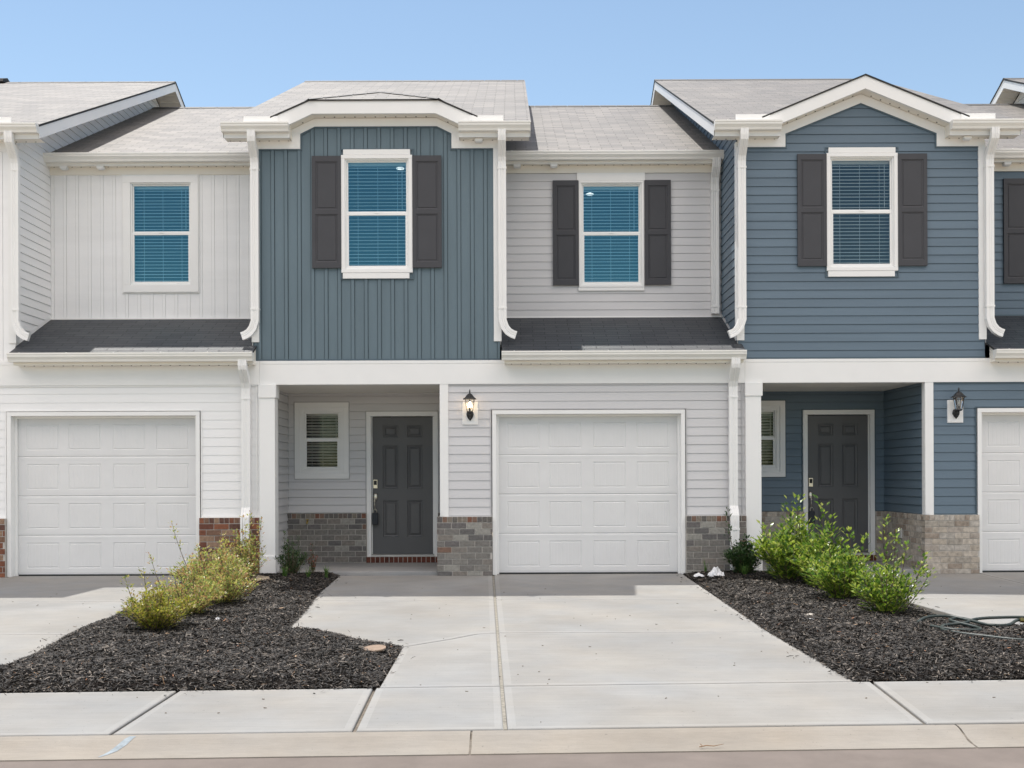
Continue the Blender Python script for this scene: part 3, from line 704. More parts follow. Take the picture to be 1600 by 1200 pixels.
    # ---- trim band and porch beam
    t = MB(); t.box(0, W-.002, -.03, .14, 2.526, 2.84); t.box(0, W-.002, -.034, -.03, 2.80, 2.84)
    t.build('trim_band', 'white_trim', H, bevel=.002)
    # ---- column
    t = MB(); t.box(.0, .205, -.06, .145, -.05, 2.526); t.box(-.008, .222, -.075, .16, 2.352, 2.524); t.box(-.006, .213, -.073, .158, -.05, .265)
    t.build('porch_column', 'white_trim', H, bevel=.003)
    # ---- porch
    t = MB(); t.box(.034, 2.45, .14, YP, 2.535, 2.56); t.build('porch_ceiling', 'soffit', H)
    t = MB(); t.box(-.02, 2.36, -.02, YP, -.12, .048); t.build('porch_floor', 'porch_concrete', H, bevel=.008)
    bx = 1.193; dx0, dx1, dz0, dz1 = 1.272, 2.167, .167, 2.182
    gx0, gx1, gz0, gz1 = .299, .772, 1.44, 2.24           # porch window glass
    mb = MB(); pc3 = [R2P(r) for r in rects_minus([(.034, 2.398, .77, 2.54)], [(gx0-.08, gx1+.08, gz0-.08, gz1+.08), (1.21, 2.23, .5, 2.24)])]
    lap(mb, pc3, frontmap(YP), v0=.78, out=.015, gap=.007)
    lap(mb, [R2P((.14, YP, .0, 2.54))], sidemap(.034, 1), v0=.78-.1143*7, out=.015)
    lap(mb, [R2P((.0, YP, .772, 2.54))], sidemap(2.398, -1), v0=.78, out=.015)
    # garage front wall
    gx = (3.07, 5.62, 0, 2.178)
    pc4 = [R2P(r) for r in rects_minus([(2.47, W-.0, .775, 2.526)], [(3.06, 5.63, 0, 2.185)])]
    lap(mb, pc4, frontmap(0), v0=.785, row=.1165, gap=gp, out=.006 if A else .009)
    mb.build('lower_wall', low_m, H)
    t = MB()
    t.box(2.49, 3.045, -.024, -.001, .772, .79); t.box(5.645, W, -.024, -.001, .772, .79)
    t.box(3.045, 3.058, -.022, -.001, .772, 2.20); t.box(5.632, 5.645, -.022, -.001, .772, 2.20); t.box(3.058, 5.632, -.022, -.001, 2.187, 2.20)
    t.box(W-.05, W-.036, -.022, -.001, .79, 2.508); t.box(2.49, W-.036, -.02, -.001, 2.508, 2.525)
    t.build('channel_trim', ch_low, H); t = MB(); t.box(.036, .05, YP-.022, YP-.002, .79, 2.53); t.build('channel_trim', ch_low, H); t = MB()
    t.box(1.175, 1.189, YP-.022, YP-.001, .79, 2.275); t.box(2.247, 2.261, YP-.022, YP-.001, .79, 2.275); t.box(1.189, 2.247, YP-.022, YP-.001, 2.262, 2.275)
    t.build('channel_trim', ch_low, H)
    t = MB(); t.box(2.378, 2.49, -.026, .0, .772, 2.526); t.box(2.376, 2.396, .0, .09, .772, 2.526); t.build('corner_board', 'white_trim', H, bevel=.002)
    # brick
    mb = MB()
    brick_run(mb, 5.625, W, 0, .772, frontmap(0), seed=4+int(X0*10)); mb.build('brick_base', [brick, bcap, 'mortar'], H); mb = MB()
    brick_run(mb, 2.345, 3.065, 0, .772, frontmap(0), seed=3+int(X0*10))
    brick_run(mb, -.085, YP-.09, .03, .772, lambda u, v, d: (2.398+.036-d, u, v), seed=5+int(X0*10), thick=.089)
    mb.build('brick_base', [brick, bcap, 'mortar'], H)
    mb = MB(); brick_run(mb, .034, 1.193, .03, .770, frontmap(YP), seed=6+int(X0*10)); mb.build('porch_brick', [brick, bcap, 'mortar'], H); mb = MB(); brick_run(mb, 2.243, 2.40, .03, .770, frontmap(YP), seed=7+int(X0*10))
    mb.build('porch_brick', [brick, bcap, 'mortar'], H)
    # ---- garage door
    gd = empty('garage_door', (0, 0, 0), H)
    t = MB(); t.box(3.07, 3.125, -.035, .125, 0, 2.125); t.box(5.567, 5.62, -.035, .125, 0, 2.125); t.box(3.07, 5.62, -.037, .125, 2.125, 2.178)
    t.box(3.125, 3.155, .085, .125, 0, 2.11); t.box(5.537, 5.567, .085, .125, 0, 2.11); t.box(3.125, 5.567, .084, .125, 2.095, 2.125)
    t.build('door_frame', 'white_trim', gd, bevel=.002)
    for k in range(4):
        z0 = .012+k*.5255; z1 = z0+.5235; mb = MB(); hs = []
        xs = [3.262, 3.822, 4.415, 4.995]
        for x in xs: hs.append((x, x+.435, z0+.088, z0+.43))
        paneled(mb, 3.13, 5.562, z0+.012, z1-.012, .13, hs, [(.004,.005),(.016,.007),(.022,.001)], grooves=.048)
        mb.face([(3.13,.13,z0+.012),(5.562,.13,z0+.012),(5.562,.138,z0),(3.13,.138,z0)]); mb.face([(3.13,.13,z1-.012),(5.562,.13,z1-.012),(5.562,.138,z1),(3.13,.138,z1)])
        for zz in (z0+.035, z1-.04): mb.box(3.13, 5.562, .1285, .1295, zz-.002, zz+.002)
        mb.box(3.13, 5.562, .1385, .17, z0-.001, z1+.001)
        mb.build('door_section', 'white_door', gd)
    t = MB(); t.box(3.13, 5.562, .12, .16, -.005, .014); t.build('bottom_seal', 'rubber', gd)
    # ---- front door
    fd = empty('front_door', (0, 0, 0), H)
    t = MB(); t.box(1.193, dx0-.012, YP-.035, YP+.09, .13, dz1+.012); t.box(dx1+.012, 2.243, YP-.035, YP+.09, .13, dz1+.012); t.box(1.193, 2.243, YP-.036, YP+.09, dz1+.012, 2.261)
    t.box(1.262, 1.275, YP+.02, YP+.09, .167, dz1+.011); t.box(dx1-.003, dx1+.011, YP+.02, YP+.09, .167, dz1+.011)
    t.build('door_frame', 'white_trim', fd, bevel=.003)
    t = MB(); t.box(1.262, dx1+.011, YP-.07, YP+.08, .132, .160); t.build('threshold', 'flash', fd, bevel=.003)
    mb = MB(); brick_run(mb, 1.193, 2.243, .045, .131, frontmap(YP), cap=False, seed=9, rowh=.2, bl=.0675); mb.build('door_step', ['brick_step', 'brick_step', 'mortar'], fd)
    mb = MB(); w_, h_ = dx1-dx0, dz1-dz0; hs = []
    for a, b in ((.173, .426), (.574, .827)):
        for c, d in ((.061, .146), (.207, .523), (.609, .875)): hs.append((dx0+a*w_, dx0+b*w_, dz1-d*h_, dz1-c*h_))
    paneled(mb, dx0, dx1, dz0, dz1, YP+.035, hs, [(.006,.014),(.028,.020),(.052,.005)])
    mb.build('door_leaf', 'door', fd)
    hx = dx0+.045; yd = YP+.035
    mb = MB(); mb.box(hx-.030, hx+.030, yd-.024, yd, 1.135, 1.262)
    mb.box(hx-.022, hx+.022, yd-.027, yd-.0245, 1.185, 1.250, 1); mb.build('keypad_lock', ['nickel', 'dark'], fd, bevel=.006)
    mb = MB(); mb.lathe([(.002,.955),(.022,.965),(.030,.99),(.030,1.03),(.020,1.055),(.002,1.06)], hx, yd-.01, 16, sy=.4)
    mb.tube([(hx-.005,yd-.02,.99),(hx-.007,yd-.055,.955),(hx-.007,yd-.065,.90),(hx-.004,yd-.055,.845),(hx,yd-.01,.815)], [.010,.010,.009,.009,.012], 8)
    mb.lathe([(.002,.925),(.013,.935),(.014,.955),(.002,.97)], hx-.006, yd-.068, 10)
    mb.build('door_handle', 'nickel', fd, smooth=True)
    # ---- windows and shutters
    if B: lamp1, lamp2 = (1.72, 5.80, 1.5), (4.55, 5.66, 2.5)
    elif C: lamp1, lamp2 = (1.02, 5.80, 1.5), None
    else: lamp1 = lamp2 = None
    if not A:
        window(H, wx0, wx1, wz0, wz1, 0, .048, head=(1.115, 2.0, 5.632), sill=(1.105, 1.985, 3.925), chan=ch_bay, pane='pane_plain' if C else 'pane', lamp=lamp1, wide=(1.087, 2.028, 3.93, 5.627), blind_seed=1)
        z0_, z1_ = 4.065, 5.545
        shutter(H, .702, 1.0865, z0_, z1_, -.014); shutter(H, 2.0285, 2.413, z0_, z1_, -.014)
    if B: window(H, ox0, ox1, oz0, oz1, YR, .03, head=(4.27, 5.24, 5.618), sill=(4.285, 5.225, 3.94), chan=ch_low, lamp=lamp2, blind_seed=2)
    elif A: window(H, ox0-.0, ox1, oz0+.03, oz1+.03, YR, .105, chan=ch_low, low=False, blind_seed=3)
    else: window(H, ox0, ox1, oz0, oz1, YR, .03, chan=ch_low, blind_seed=4)
    if not A:
        shutter(H, 3.925, 4.29, 4.02, 5.51, YR-.014); shutter(H, 5.235, 5.605, 4.02, 5.51, YR-.014)
    if not A:
        window(H, gx0, gx1, gz0, gz1, YP, .125, chan=ch_low, pane='pane_low', low=True, room_d=1.6, blind_seed=5)
    # ---- downspouts
    yd = -.075
    for x, s in ((-.045, -1), (3.215, 1)):
        downspout(H, [(x,-.26,5.815),(x,-.26,5.74),(x,-.25,5.69),(x,-.10,5.52),(x,yd,5.45),(x,yd,3.44),(x,yd,3.36),(x+s*.03,yd,3.27),(x+s*.075,yd,3.21),(x+s*.13,yd,3.175),(x+s*.175,yd,3.16)],
                  w=.104, straps=[(x,yd,5.36),(x,yd,3.52)])
    x = 6.225; downspout(H, [(x,YR-.21,5.77),(x,YR-.21,5.70),(x,YR-.20,5.66),(x,YR-.09,5.54),(x,YR-.06,5.44),(x,YR-.06,3.60)], w=.108, straps=[(x,YR-.06,5.35),(x,YR-.06,3.7)])
    x = 6.245; downspout(H, [(x,-.26,2.83),(x,-.26,2.76),(x,-.25,2.72),(x,-.11,2.56),(x,-.075,2.48),(x,-.075,.90),(x,-.10,.85),(x,-.15,.77),(x,-.155,.70),(x,-.155,-.02)], w=.112, straps=[(x,-.075,2.34),(x,-.155,.6)])
    # soffit vents
    for x, y, z in ((3.42, YR-.105, 5.675), (3.94, YR-.105, 5.675), (2.91, -.11, 5.70)):
        v = MB(); v.box(x-.05, x+.05, y-.045, y+.045, z+.006, z+.041); v.box(x-.04, x+.04, y-.036, y+.036, z-.004, z+.006); v.build('soffit_vent', 'white_trim', H, bevel=.004)
    if A and X0 < 0:
        v = MB(); v.prism([(RIDGE_Y-.20, 8.54), (RIDGE_Y-.17, 8.60), (RIDGE_Y, 8.665), (RIDGE_Y+.17, 8.60), (RIDGE_Y+.20, 8.54)], -.40, .50, lambda a, b, t: (t, a, b)); v.build('ridge_vent', 'dark', H)
    # hidden carcass: floors, party walls, rear wall (keeps sunlight out)
    t = MB(); t.box(0, W, .16, 11.6, 2.57, 2.80); t.box(.002, W-.002, 11.5, 11.6, 0, 5.7)
    t.box(.0, .02, .17, 11.5, -.1, 2.57); t.box(.021, 2.39, YP+.12, YP+.14, 0, 2.57) if A else None
    t.box(W-.02, W, .17, 11.5, -.1, 2.57)
    t.build('rear_wall', low_m, H)
    return H
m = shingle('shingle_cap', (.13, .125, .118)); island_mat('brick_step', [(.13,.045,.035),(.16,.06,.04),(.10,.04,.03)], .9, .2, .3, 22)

XB = -3.33
H1 = townhouse(XB-W, 'white', 'all white townhouse with white garage door and red brick base, at the left edge')
H2 = townhouse(XB, 'batten', 'townhouse with blue board and batten bay, light grey siding and grey front door porch')
H3 = townhouse(XB+W, 'lap', 'townhouse clad in blue horizontal siding with a peaked gable and tan brick base')
H4 = townhouse(XB+2*W, 'white', 'white townhouse past the blue one, only its roof corner showing at top right')
lantern(-.55, True, 'lit black lantern on a white block, on light grey siding beside the middle garage door')
lantern(-.55+W, False, 'unlit black lantern on a white block, on blue siding at the right')
# lock box hanging on the middle door's handle
for X_, lab in ((XB, 'dark blue key lockbox hanging from the handle of the door in the grey porch'), (XB+W, 'dark key lockbox half hidden by shrub tips, hanging on the door in the blue porch')):
    lb = MB(); lx = X_+1.272+.045; ly = YP+.035-.055
    lb.box(lx-.043, lx+.043, ly-.022, ly+.018, .60, .775)
    lbo = lb.build('lockbox', 'lockbox', None, bevel=.01); lb2 = MB()
    lb2.tube([(lx-.022,ly,.775),(lx-.022,ly,.81),(lx-.01,ly,.83),(lx+.01,ly,.83),(lx+.022,ly,.81),(lx+.022,ly,.775)], .005, 8, N0=(0,1,0)); lb2.build('shackle', 'nickel', lbo, smooth=True)
    tag(lbo, lab, 'lockbox', 'key lockboxes hanging on the front doors')
# hose bibs
hb = MB(); hx, hz = -2.99, .655
hb.tube([(hx,YP-.095,hz),(hx,YP-.15,hz),(hx,YP-.165,hz-.03)], .013, 10); hb.lathe([(.026,hz+.028),(.028,hz+.034),(.02,hz+.038)], hx, YP-.135, 12)
hb.tube([(hx,YP-.135,hz),(hx,YP-.135,hz+.03)], .007, 8)
tag(hb.build('water_tap', 'brass', None, smooth=True), 'brass garden tap on the grey porch brick under the small window', 'tap')
ob = MB(); ox = XB+W+2.398-.058
ob.box(ox-.022, ox+.0, .75, .86, .42, .56); tag(ob.build('outlet_cover', 'flash', None, bevel=.004), 'small grey weatherproof outlet cover on the tan porch brick', 'outlet cover')

# ------------------------------------------------ ground
def gz(y): return .0158*min(y, 0)
def sheet(name, prof, x0, x1, m, **k):
    mb = MB(); n = 2
    for (ya, za), (yb, zb) in zip(prof[:-1], prof[1:]): mb.face([(x0,ya,za),(x1,ya,za),(x1,yb,zb),(x0,yb,zb)])
    o = mb.build(name, m, None); tag(o, kind='structure', **k); return o
sheet('ground', [(-600,-.42),(-19,-.42),(-8.3,-.42),(-7.6,-.22),(0,-.10),(600,-.10)], -600, 600, 'grass')
def curb_y(x): return -8.565+.0387*x
def back_y(x): return -7.34+.045*x
# road
mb = MB(); xs = [-80+i*2 for i in range(81)]
for a, b in zip(xs[:-1], xs[1:]):
    mb.face([(a,-19.5,-.30),(b,-19.5,-.30),(b,curb_y(b)-.5,-.212),(a,curb_y(a)-.5,-.212)]); mb.face([(a,curb_y(a)-.5,-.212),(b,curb_y(b)-.5,-.212),(b,curb_y(b)-.30,-.205),(a,curb_y(a)-.30,-.205)])
tag(mb.build('road', 'asphalt', None), kind='structure')
# curb: segments with joints
mb = MB(); cj = [-60, -30, -12.3, -9.3, -6.26, -3.23+.0, -.235, 2.55, 5.6, 8.6, 30, 60]; cj = [-60,-30,-12.3,-9.3,-6.3,-.235-3.05+ -.0,-.235,2.55,5.6,8.6,30,60]
cj = [-60,-30,-9.4,-6.35,-3.6,-.235,2.55,5.6,8.6,30,60]
sec = [(0,-.142),(-.035,-.143),(-.075,-.150),(-.13,-.170),(-.19,-.188),(-.24,-.195),(-.31,-.199),(-.31,-.30),(0,-.30)]
for a, b in zip(cj[:-1], cj[1:]):
    n = 6
    for k in range(n):
        u0 = a+.006+(b-a-.012)*k/n; u1 = a+.006+(b-a-.012)*(k+1)/n
        for (y1, z1), (y2, z2) in zip(sec[:-1], sec[1:]):
            mb.face([(u0,curb_y(u0)+y1,z1),(u1,curb_y(u1)+y1,z1),(u1,curb_y(u1)+y2,z2),(u0,curb_y(u0)+y2,z2)])
    for u in (a+.006, b-.006): mb.face([(u,curb_y(u)+y,z) for y, z in sec])
    u = b; mb.face([(u-.006,curb_y(u),-.15),(u+.006,curb_y(u),-.15),(u+.006,curb_y(u)-.31,-.207),(u-.006,curb_y(u)-.31,-.207)], 1)
o = mb.build('curb', ['curb', 'seam'], None, smooth=False); tag(o, kind='structure')
def cslab(mb, poly, edge=.055, th=.09, gap=.012, rnd=.008, lift=0.0):
    """concrete flag: broomed field, smooth troweled margin, rounded arris"""
    P = [Vector((p[0], p[1])) for p in poly]; n = len(P)
    area = sum(P[i].x*P[(i+1)%n].y-P[(i+1)%n].x*P[i].y for i in range(n))
    if area < 0: P.reverse()
    def inset(d):
        out = []
        for i in range(n):
            a, b, c = P[i-1], P[i], P[(i+1) % n]
            n1 = Vector((-(b-a).y, (b-a).x)).normalized(); n2 = Vector((-(c-b).y, (c-b).x)).normalized()
            m_ = (n1+n2); m_ = m_/max(.3, m_.dot(n1)) if m_.length > 1e-6 else n1
            out.append(b+m_*d)
        return out
    R = [(inset(gap), -th), (inset(gap), -rnd), (inset(gap+rnd*.5), -rnd*.3), (inset(gap+rnd*1.5), 0), (inset(gap+edge), 0)]
    rings = [[(p.x, p.y, gz(p.y)+z+lift) for p in r] for r, z in R]
    for k in range(len(rings)-1):
        for i in range(n):
            j = (i+1) % n; mb.face([rings[k][i], rings[k][j], rings[k+1][j], rings[k+1][i]], 1)
    mb.face(rings[-1], 0)
def driveway(dx, left_wide, name, right=2.27, right2=2.36):
    mb = MB(); c = lambda y: -.255+(-y)*.0246+dx; l = -2.29+dx; r = right+dx; r2 = right2+dx
    cslab(mb, [(l, .11 if left_wide else -.02), (l+.02, -2.66), (c(-2.66), -2.66), (c(0), -.02)] if False else [(l, -.02), (l+.05, -2.66), (c(-2.66), -2.66), (c(0), -.02)])
    cslab(mb, [(c(0), .10), (c(-2.66), -2.66), (r, -2.66), (r, .10)])
    cslab(mb, [(l+.05, -2.66), (l+.25, -5.0), (l+.8, -5.25), (l+1.38, -5.74), (l+1.75, -5.35), (l+1.98, -5.06), (c(-5.0), -5.0), (c(-2.66), -2.66)])
    cslab(mb, [(c(-2.66), -2.66), (c(-5.0), -5.0), (r, -5.0), (r, -2.66)])
    yb = back_y(dx)
    cslab(mb, [(l+1.38, -5.74), (l+1.38, back_y(l+1.4)+0), (c(yb), back_y(c(yb))), (c(-5.0), -5.0), (l+1.98, -5.06), (l+1.75, -5.35)])
    cslab(mb, [(c(-5.0), -5.0), (c(yb), back_y(c(yb))), (r2+.02, back_y(r2)), (r, -5.0)])
    tag(mb.build(name, ['concrete', 'concrete_edge'], None), kind='structure')
    mb = MB(); mb.sweep([(c(y), y, gz(y)-.010) for y in (0, -1, -2, -3, -4, -5, -6, yb, yb-.55, curb_y(dx)+.02)], .022, .004, N0=(0,0,1)); tag(mb.build('joint_filler', 'filler', None), kind='structure')
driveway(0, True, 'driveway'); driveway(-W, True, 'driveway', 2.62, 2.75); driveway(W, True, 'driveway'); driveway(-2*W, True, 'driveway')
# sub-base that shows in the joints
mb = MB()
for d in (-2*W, -W, 0, W): mb.face([(-2.2+d,.15,-.014),(2.2+d,.15,-.014),(2.2+d,0,-.014),(-2.2+d,0,-.014)]); mb.face([(-2.2+d,0,-.014),(2.2+d,0,-.014),(2.2+d,-4.95,gz(-4.95)-.014),(-2.0+d,-4.95,gz(-4.95)-.014)])
for d in (-2*W, -W, 0, W): mb.face([(-.87+d,-4.95,gz(-4.95)-.014),(2.2+d,-4.95,gz(-4.95)-.014),(2.2+d,-7.1,gz(-7.1)-.014),(-.87+d,-7.1,gz(-7.1)-.014)])
a = 20; mb.face([(-a,back_y(-a)+.1,gz(back_y(0))-.020),(a,back_y(a)+.1,gz(back_y(0))-.020),(a,curb_y(a),-.155),(-a,curb_y(-a),-.155)])
tag(mb.build('sub_base', 'seam', None), kind='structure')
# sidewalk
mb = MB(); sj = [-12.2,-10.7,-9.2,-7.1,-5.0,-3.6,-2.245,-.915,None,2.42,3.9,5.4,6.9,8.4,10,12]
sj = [-16,-12.2,-9.2,-7.1,-4.2,-2.23,-.93,-.074,2.46,4.3,5.6,8.4,12,16]; JS = {-.074: .032, -2.23: -.03, -.93: .03, 2.46: -.08}
for a, b in zip(sj[:-1], sj[1:]):
    s = .02
    k = lambda x, f: x+(JS.get(round(x,3), 0) if f else 0)
    cslab(mb, [(a, back_y(a)), (k(a,1), curb_y(a)), (k(b,1), curb_y(b)), (b, back_y(b))], edge=.05, gap=.012)
tag(mb.build('sidewalk', ['concrete', 'concrete_edge'], None), kind='structure')
sheet('opposite_sidewalk', [(-21.0,-.16),(-19.7,-.16),(-19.5,-.30)], -60, 60, 'concrete')

# ------------------------------------------------ mulch beds
def poly_np(poly):
    return np.array(poly, float)
def inside_dist(P, poly):
    x, y = P[:, 0], P[:, 1]; n = len(poly); ins = np.zeros(len(P), bool); dist = np.full(len(P), 1e9)
    for i in range(n):
        x1, y1 = poly[i]; x2, y2 = poly[(i+1) % n]
        c = ((y1 > y) != (y2 > y)); xx = (x2-x1)*(y-y1)/((y2-y1) if y2 != y1 else 1e-9)+x1; ins ^= (c & (x < xx))
        d = np.array([x2-x1, y2-y1]); L2 = d@d+1e-12; t = np.clip(((x-x1)*d[0]+(y-y1)*d[1])/L2, 0, 1)
        dist = np.minimum(dist, np.hypot(x-x1-t*d[0], y-y1-t*d[1]))
    return ins, dist
def waves(x, y): return (np.sin(x*7.1+y*3.3)+np.sin(x*3.7-y*8.9+1.3)+np.sin(x*15.3+y*13.1+.5)*.5+np.sin(x*23-y*19)*.35+np.sin(x*41+y*37)*.2)/3
def bed_h(x, y, dist): return .0158*np.minimum(y, 0)+.006+.050*(1-np.exp(-dist/.09))+.016*waves(x, y)*np.clip(dist/.1, 0, 1)
def bed(poly, nchips, seed):
    g = np.random.default_rng(seed); p = poly_np(poly); lo, hi = p.min(0), p.max(0); st = .03
    nx, ny = int((hi[0]-lo[0])/st)+2, int((hi[1]-lo[1])/st)+2
    X, Y = np.meshgrid(lo[0]+np.arange(nx)*st, lo[1]+np.arange(ny)*st); Q = np.stack([X.ravel(), Y.ravel()], 1)
    ins, d = inside_dist(Q, p); Z = bed_h(Q[:, 0], Q[:, 1], d)+g.normal(0, .0025, len(Q)); Z[~ins] = .0158*np.minimum(Q[~ins, 1], 0)-.03
    keep = ins.reshape(ny, nx)
    F = []
    idx = np.arange(nx*ny).reshape(ny, nx)
    any_ = keep[:-1, :-1] | keep[1:, :-1] | keep[:-1, 1:] | keep[1:, 1:]
    a = np.stack([idx[:-1, :-1][any_], idx[:-1, 1:][any_], idx[1:, 1:][any_], idx[1:, :-1][any_]], 1)
    me = bpy.data.meshes.new('mulch_bed'); me.from_pydata(np.column_stack([Q, Z]).tolist(), [], a.tolist()); me.materials.append(MATS['mulch_base']); me.update()
    o = bpy.data.objects.new('mulch_bed', me); COL.objects.link(o); tag(o, kind='structure')
    # chips
    C = g.uniform(lo-.03, hi+.03, (nchips*3, 2)); ins, d = inside_dist(C, p); ok = ins | (d < .035*g.random(len(C))**2)
    C = C[ok][:nchips]; d = np.where(ins[ok], d[ok], 0)[:nchips]
    ed = []                                                    # ragged fringe and a few spilled bits
    for i in range(len(p)):
        a, b = p[i], p[(i+1) % len(p)]; m_ = int(np.hypot(*(b-a))*420); t = g.random((m_, 1)); nn = np.array([-(b-a)[1], (b-a)[0]])/max(1e-6, np.hypot(*(b-a)))
        ed.append(a+(b-a)*t+nn*g.normal(0, .012, (m_, 1))); m2 = int(np.hypot(*(b-a))*26); t = g.random((m2, 1)); ed.append(a+(b-a)*t+nn*g.normal(0, .09, (m2, 1)))
    ed = np.concatenate(ed); i2, d2 = inside_dist(ed, p); C = np.concatenate([C, ed]); d = np.concatenate([d, np.where(i2, d2, 0)]); n = len(C)
    ang = g.uniform(0, 2*np.pi, n); L = g.uniform(.008, .028, n)*np.where(g.random(n) < .1, 1.7, 1); Wd = g.uniform(.0015, .0055, n); tl = g.normal(0, .30, n); rl = g.normal(0, .6, n)
    z = bed_h(C[:, 0], C[:, 1], d)+g.uniform(.001, .016, n)*np.clip(.35+d/.1,0,1)
    u = np.stack([np.cos(ang)*np.cos(tl), np.sin(ang)*np.cos(tl), np.sin(tl)], 1); s = np.stack([-np.sin(ang)*np.cos(rl), np.cos(ang)*np.cos(rl), np.sin(rl)], 1)
    c = np.column_stack([C, z]); up = np.array([0, 0, 1.])
    bend = g.uniform(-.004, .006, n)[:, None]*up
    V = np.stack([c-u*L[:, None]-s*Wd[:, None]*.6, c-u*L[:, None]+s*Wd[:, None]*.5, c+bend-s*Wd[:, None], c+bend+s*Wd[:, None], c+u*L[:, None]-s*Wd[:, None]*.4, c+u*L[:, None]+s*Wd[:, None]*.6], 1).reshape(-1, 3)
    b = np.arange(n)*6; F = np.concatenate([np.stack([b, b+2, b+3, b+1], 1), np.stack([b+2, b+4, b+5, b+3], 1)])
    mi = np.tile((g.random(n) < .008+.05*(waves(C[:,0]*1.7+3, C[:,1]*1.7) > .75)).astype(int), 2)
    me = bpy.data.meshes.new('mulch'); me.vertices.add(len(V)); me.vertices.foreach_set('co', V.ravel()); me.loops.add(F.size); me.loops.foreach_set('vertex_index', F.ravel().astype(np.int32))
    me.polygons.add(len(F)); me.polygons.foreach_set('loop_start', (np.arange(len(F))*4).astype(np.int32)); me.polygons.foreach_set('loop_total', np.full(len(F), 4, np.int32))
    me.materials.append(MATS['mulch_chip']); me.materials.append(MATS['mulch_pale']); me.update(calc_edges=True); me.polygons.foreach_set('material_index', mi.astype(np.int32)); me.validate()
    o = bpy.data.objects.new('mulch', me); COL.objects.link(o); tag(o, 'shredded dark bark mulch spread over the planting bed', 'mulch', kind='stuff')
BEDL = [(-3.36-3.2,-7.63),(-3.36,-7.48),(-.94,-7.385),(-.93,-6.6),(-.93,-5.76),(-1.08,-5.66),(-1.28,-5.54),(-1.49,-5.2),(-1.85,-4.92),(-2.03,-5.0),(-2.12,-3.5),(-2.24,-2.0),(-2.29,-.5),(-2.32,-.03),(-3.12,-.03),(-3.12,-.16),(-3.33,-.16),(-3.34,-.10),(-4.13,-.10),(-4.10,-1.2),(-3.98,-2.2),(-3.98,-3.06),(-3.86,-4.2),(-3.9,-4.7),(-3.86,-5.19),(-3.75,-6.07),(-3.74,-6.68),(-4.3,-7.0),(-6.5,-7.15)]
BEDR = [(2.29,.0),(2.27,-2.7),(2.27,-4.9),(2.34,-7.22),(3.59,-7.16),(5.45,-7.08),(5.45,-5.72),(5.1,-5.4),(4.64,-4.92),(4.3,-4.96),(4.18,-4.87),(4.03,-4.49),(4.12,-3.2),(4.14,-1.5),(4.12,-.03),(3.1,-.10),(2.3,-.10)]
bed(BEDL, 95000, 1); bed(BEDR, 85000, 2)

# ------------------------------------------------ plants
def bez(a, b, c, n=6): return [a*(1-t)**2+b*2*t*(1-t)+c*t*t for t in [i/(n-1) for i in range(n)]]
def shrub(name, label, cat, x, y, h, sp, nst, leaves, size, lm, seed, spikes=(), z=None, group=None, upright=.5, lw=.45, lean=(0,0), low=0.0):
    g = random.Random(seed); root = empty(name, (x, y, (gz(y)+.04) if z is None else z)); tag(root, label, cat, group)
    st = MB(); V = []; F = []
    def leaf(p, d, s):
        d = d.normalized(); side = d.cross(Vector((g.uniform(-.4,.4), g.uniform(-.4,.4), 1))).normalized(); nn = side.cross(d).normalized()
        i = len(V); w_ = s*lw
        V.extend([p, p+d*s*.45+side*w_*.5+nn*s*.08, p+d*s*1.0-nn*s*.06, p+d*s*.45-side*w_*.5+nn*s*.08, p+d*s*.5-nn*.0*s])
        F.extend([(i, i+1, i+2, i+4), (i, i+4, i+2, i+3)])
    items = []
    for k in range(nst):
        a = g.uniform(0, 2*math.pi); rr = math.sqrt(g.random()); hh = h*(.45+.55*(1-rr*.75))*g.uniform(.72, 1.12)
        tip = Vector((math.cos(a)*rr*sp+lean[0]*hh, math.sin(a)*rr*sp+lean[1]*hh, max(.1*h, hh*(1-.25*rr)))); b0 = Vector((g.uniform(-.04,.04), g.uniform(-.04,.04), -.03))
        mid = b0.lerp(tip, .5)+Vector((math.cos(a)*sp*.2*(1-upright), math.sin(a)*sp*.2*(1-upright), -hh*.05+hh*.15*upright))
        items.append((b0, mid, tip, leaves))
    for (sx, sy, sh) in spikes: items.append((Vector((sx*.3, sy*.3, 0)), Vector((sx*.8, sy*.8, sh*.5)), Vector((sx, sy, sh)), int(leaves*1.3)))
    for b0, mid, tip, nl in items:
        pts = bez(b0, mid, tip, 7); st.tube(pts, [.006, .005, .0045, .004, .003, .0022, .001], 4)
        for j in range(nl):
            t = 1-(g.random()**1.25)*(.88-low); q = b0*(1-t)**2+mid*2*t*(1-t)+tip*t*t; dt = ((mid-b0)*(1-t)+(tip-mid)*t).normalized()
            a = g.uniform(0, 2*math.pi); out = Vector((math.cos(a), math.sin(a), g.uniform(-.2,.7)))
            # short side twig
            off = out*g.uniform(0, size*2.2)*(.25+.75*(1-t)+.2)
            leaf(q+off, out*.9+dt*.8, size*g.uniform(.6, 1.15))
    st.build('stem', 'bark', root)
    me = bpy.data.meshes.new('foliage'); me.from_pydata([tuple(v) for v in V], [], F); me.materials.append(MATS[lm]); me.update()
    o = bpy.data.objects.new('foliage', me); COL.objects.link(o); o.parent = root
    return root
GS = 'green shrubs in the right bed'; GL = 'yellowing shrubs in the left bed'
shrub('shrub', 'tallest bright green shrub, in front of the right porch window', 'shrub', 3.34, -1.35, .88, .44, 58, 46, .074, 'leaf_bright', 11, spikes=[(.10,-.05,1.02),(.02,0,.99),(-.3,0,.7)], group=GS, lw=.5)
shrub('shrub', 'green shrub with a tall shoot before the right door, second from the house', 'shrub', 3.60, -2.0, .74, .38, 48, 42, .070, 'leaf_bright', 12, group=GS, spikes=[(-.05,0,1.0),(.05,.0,.82)], lw=.5)
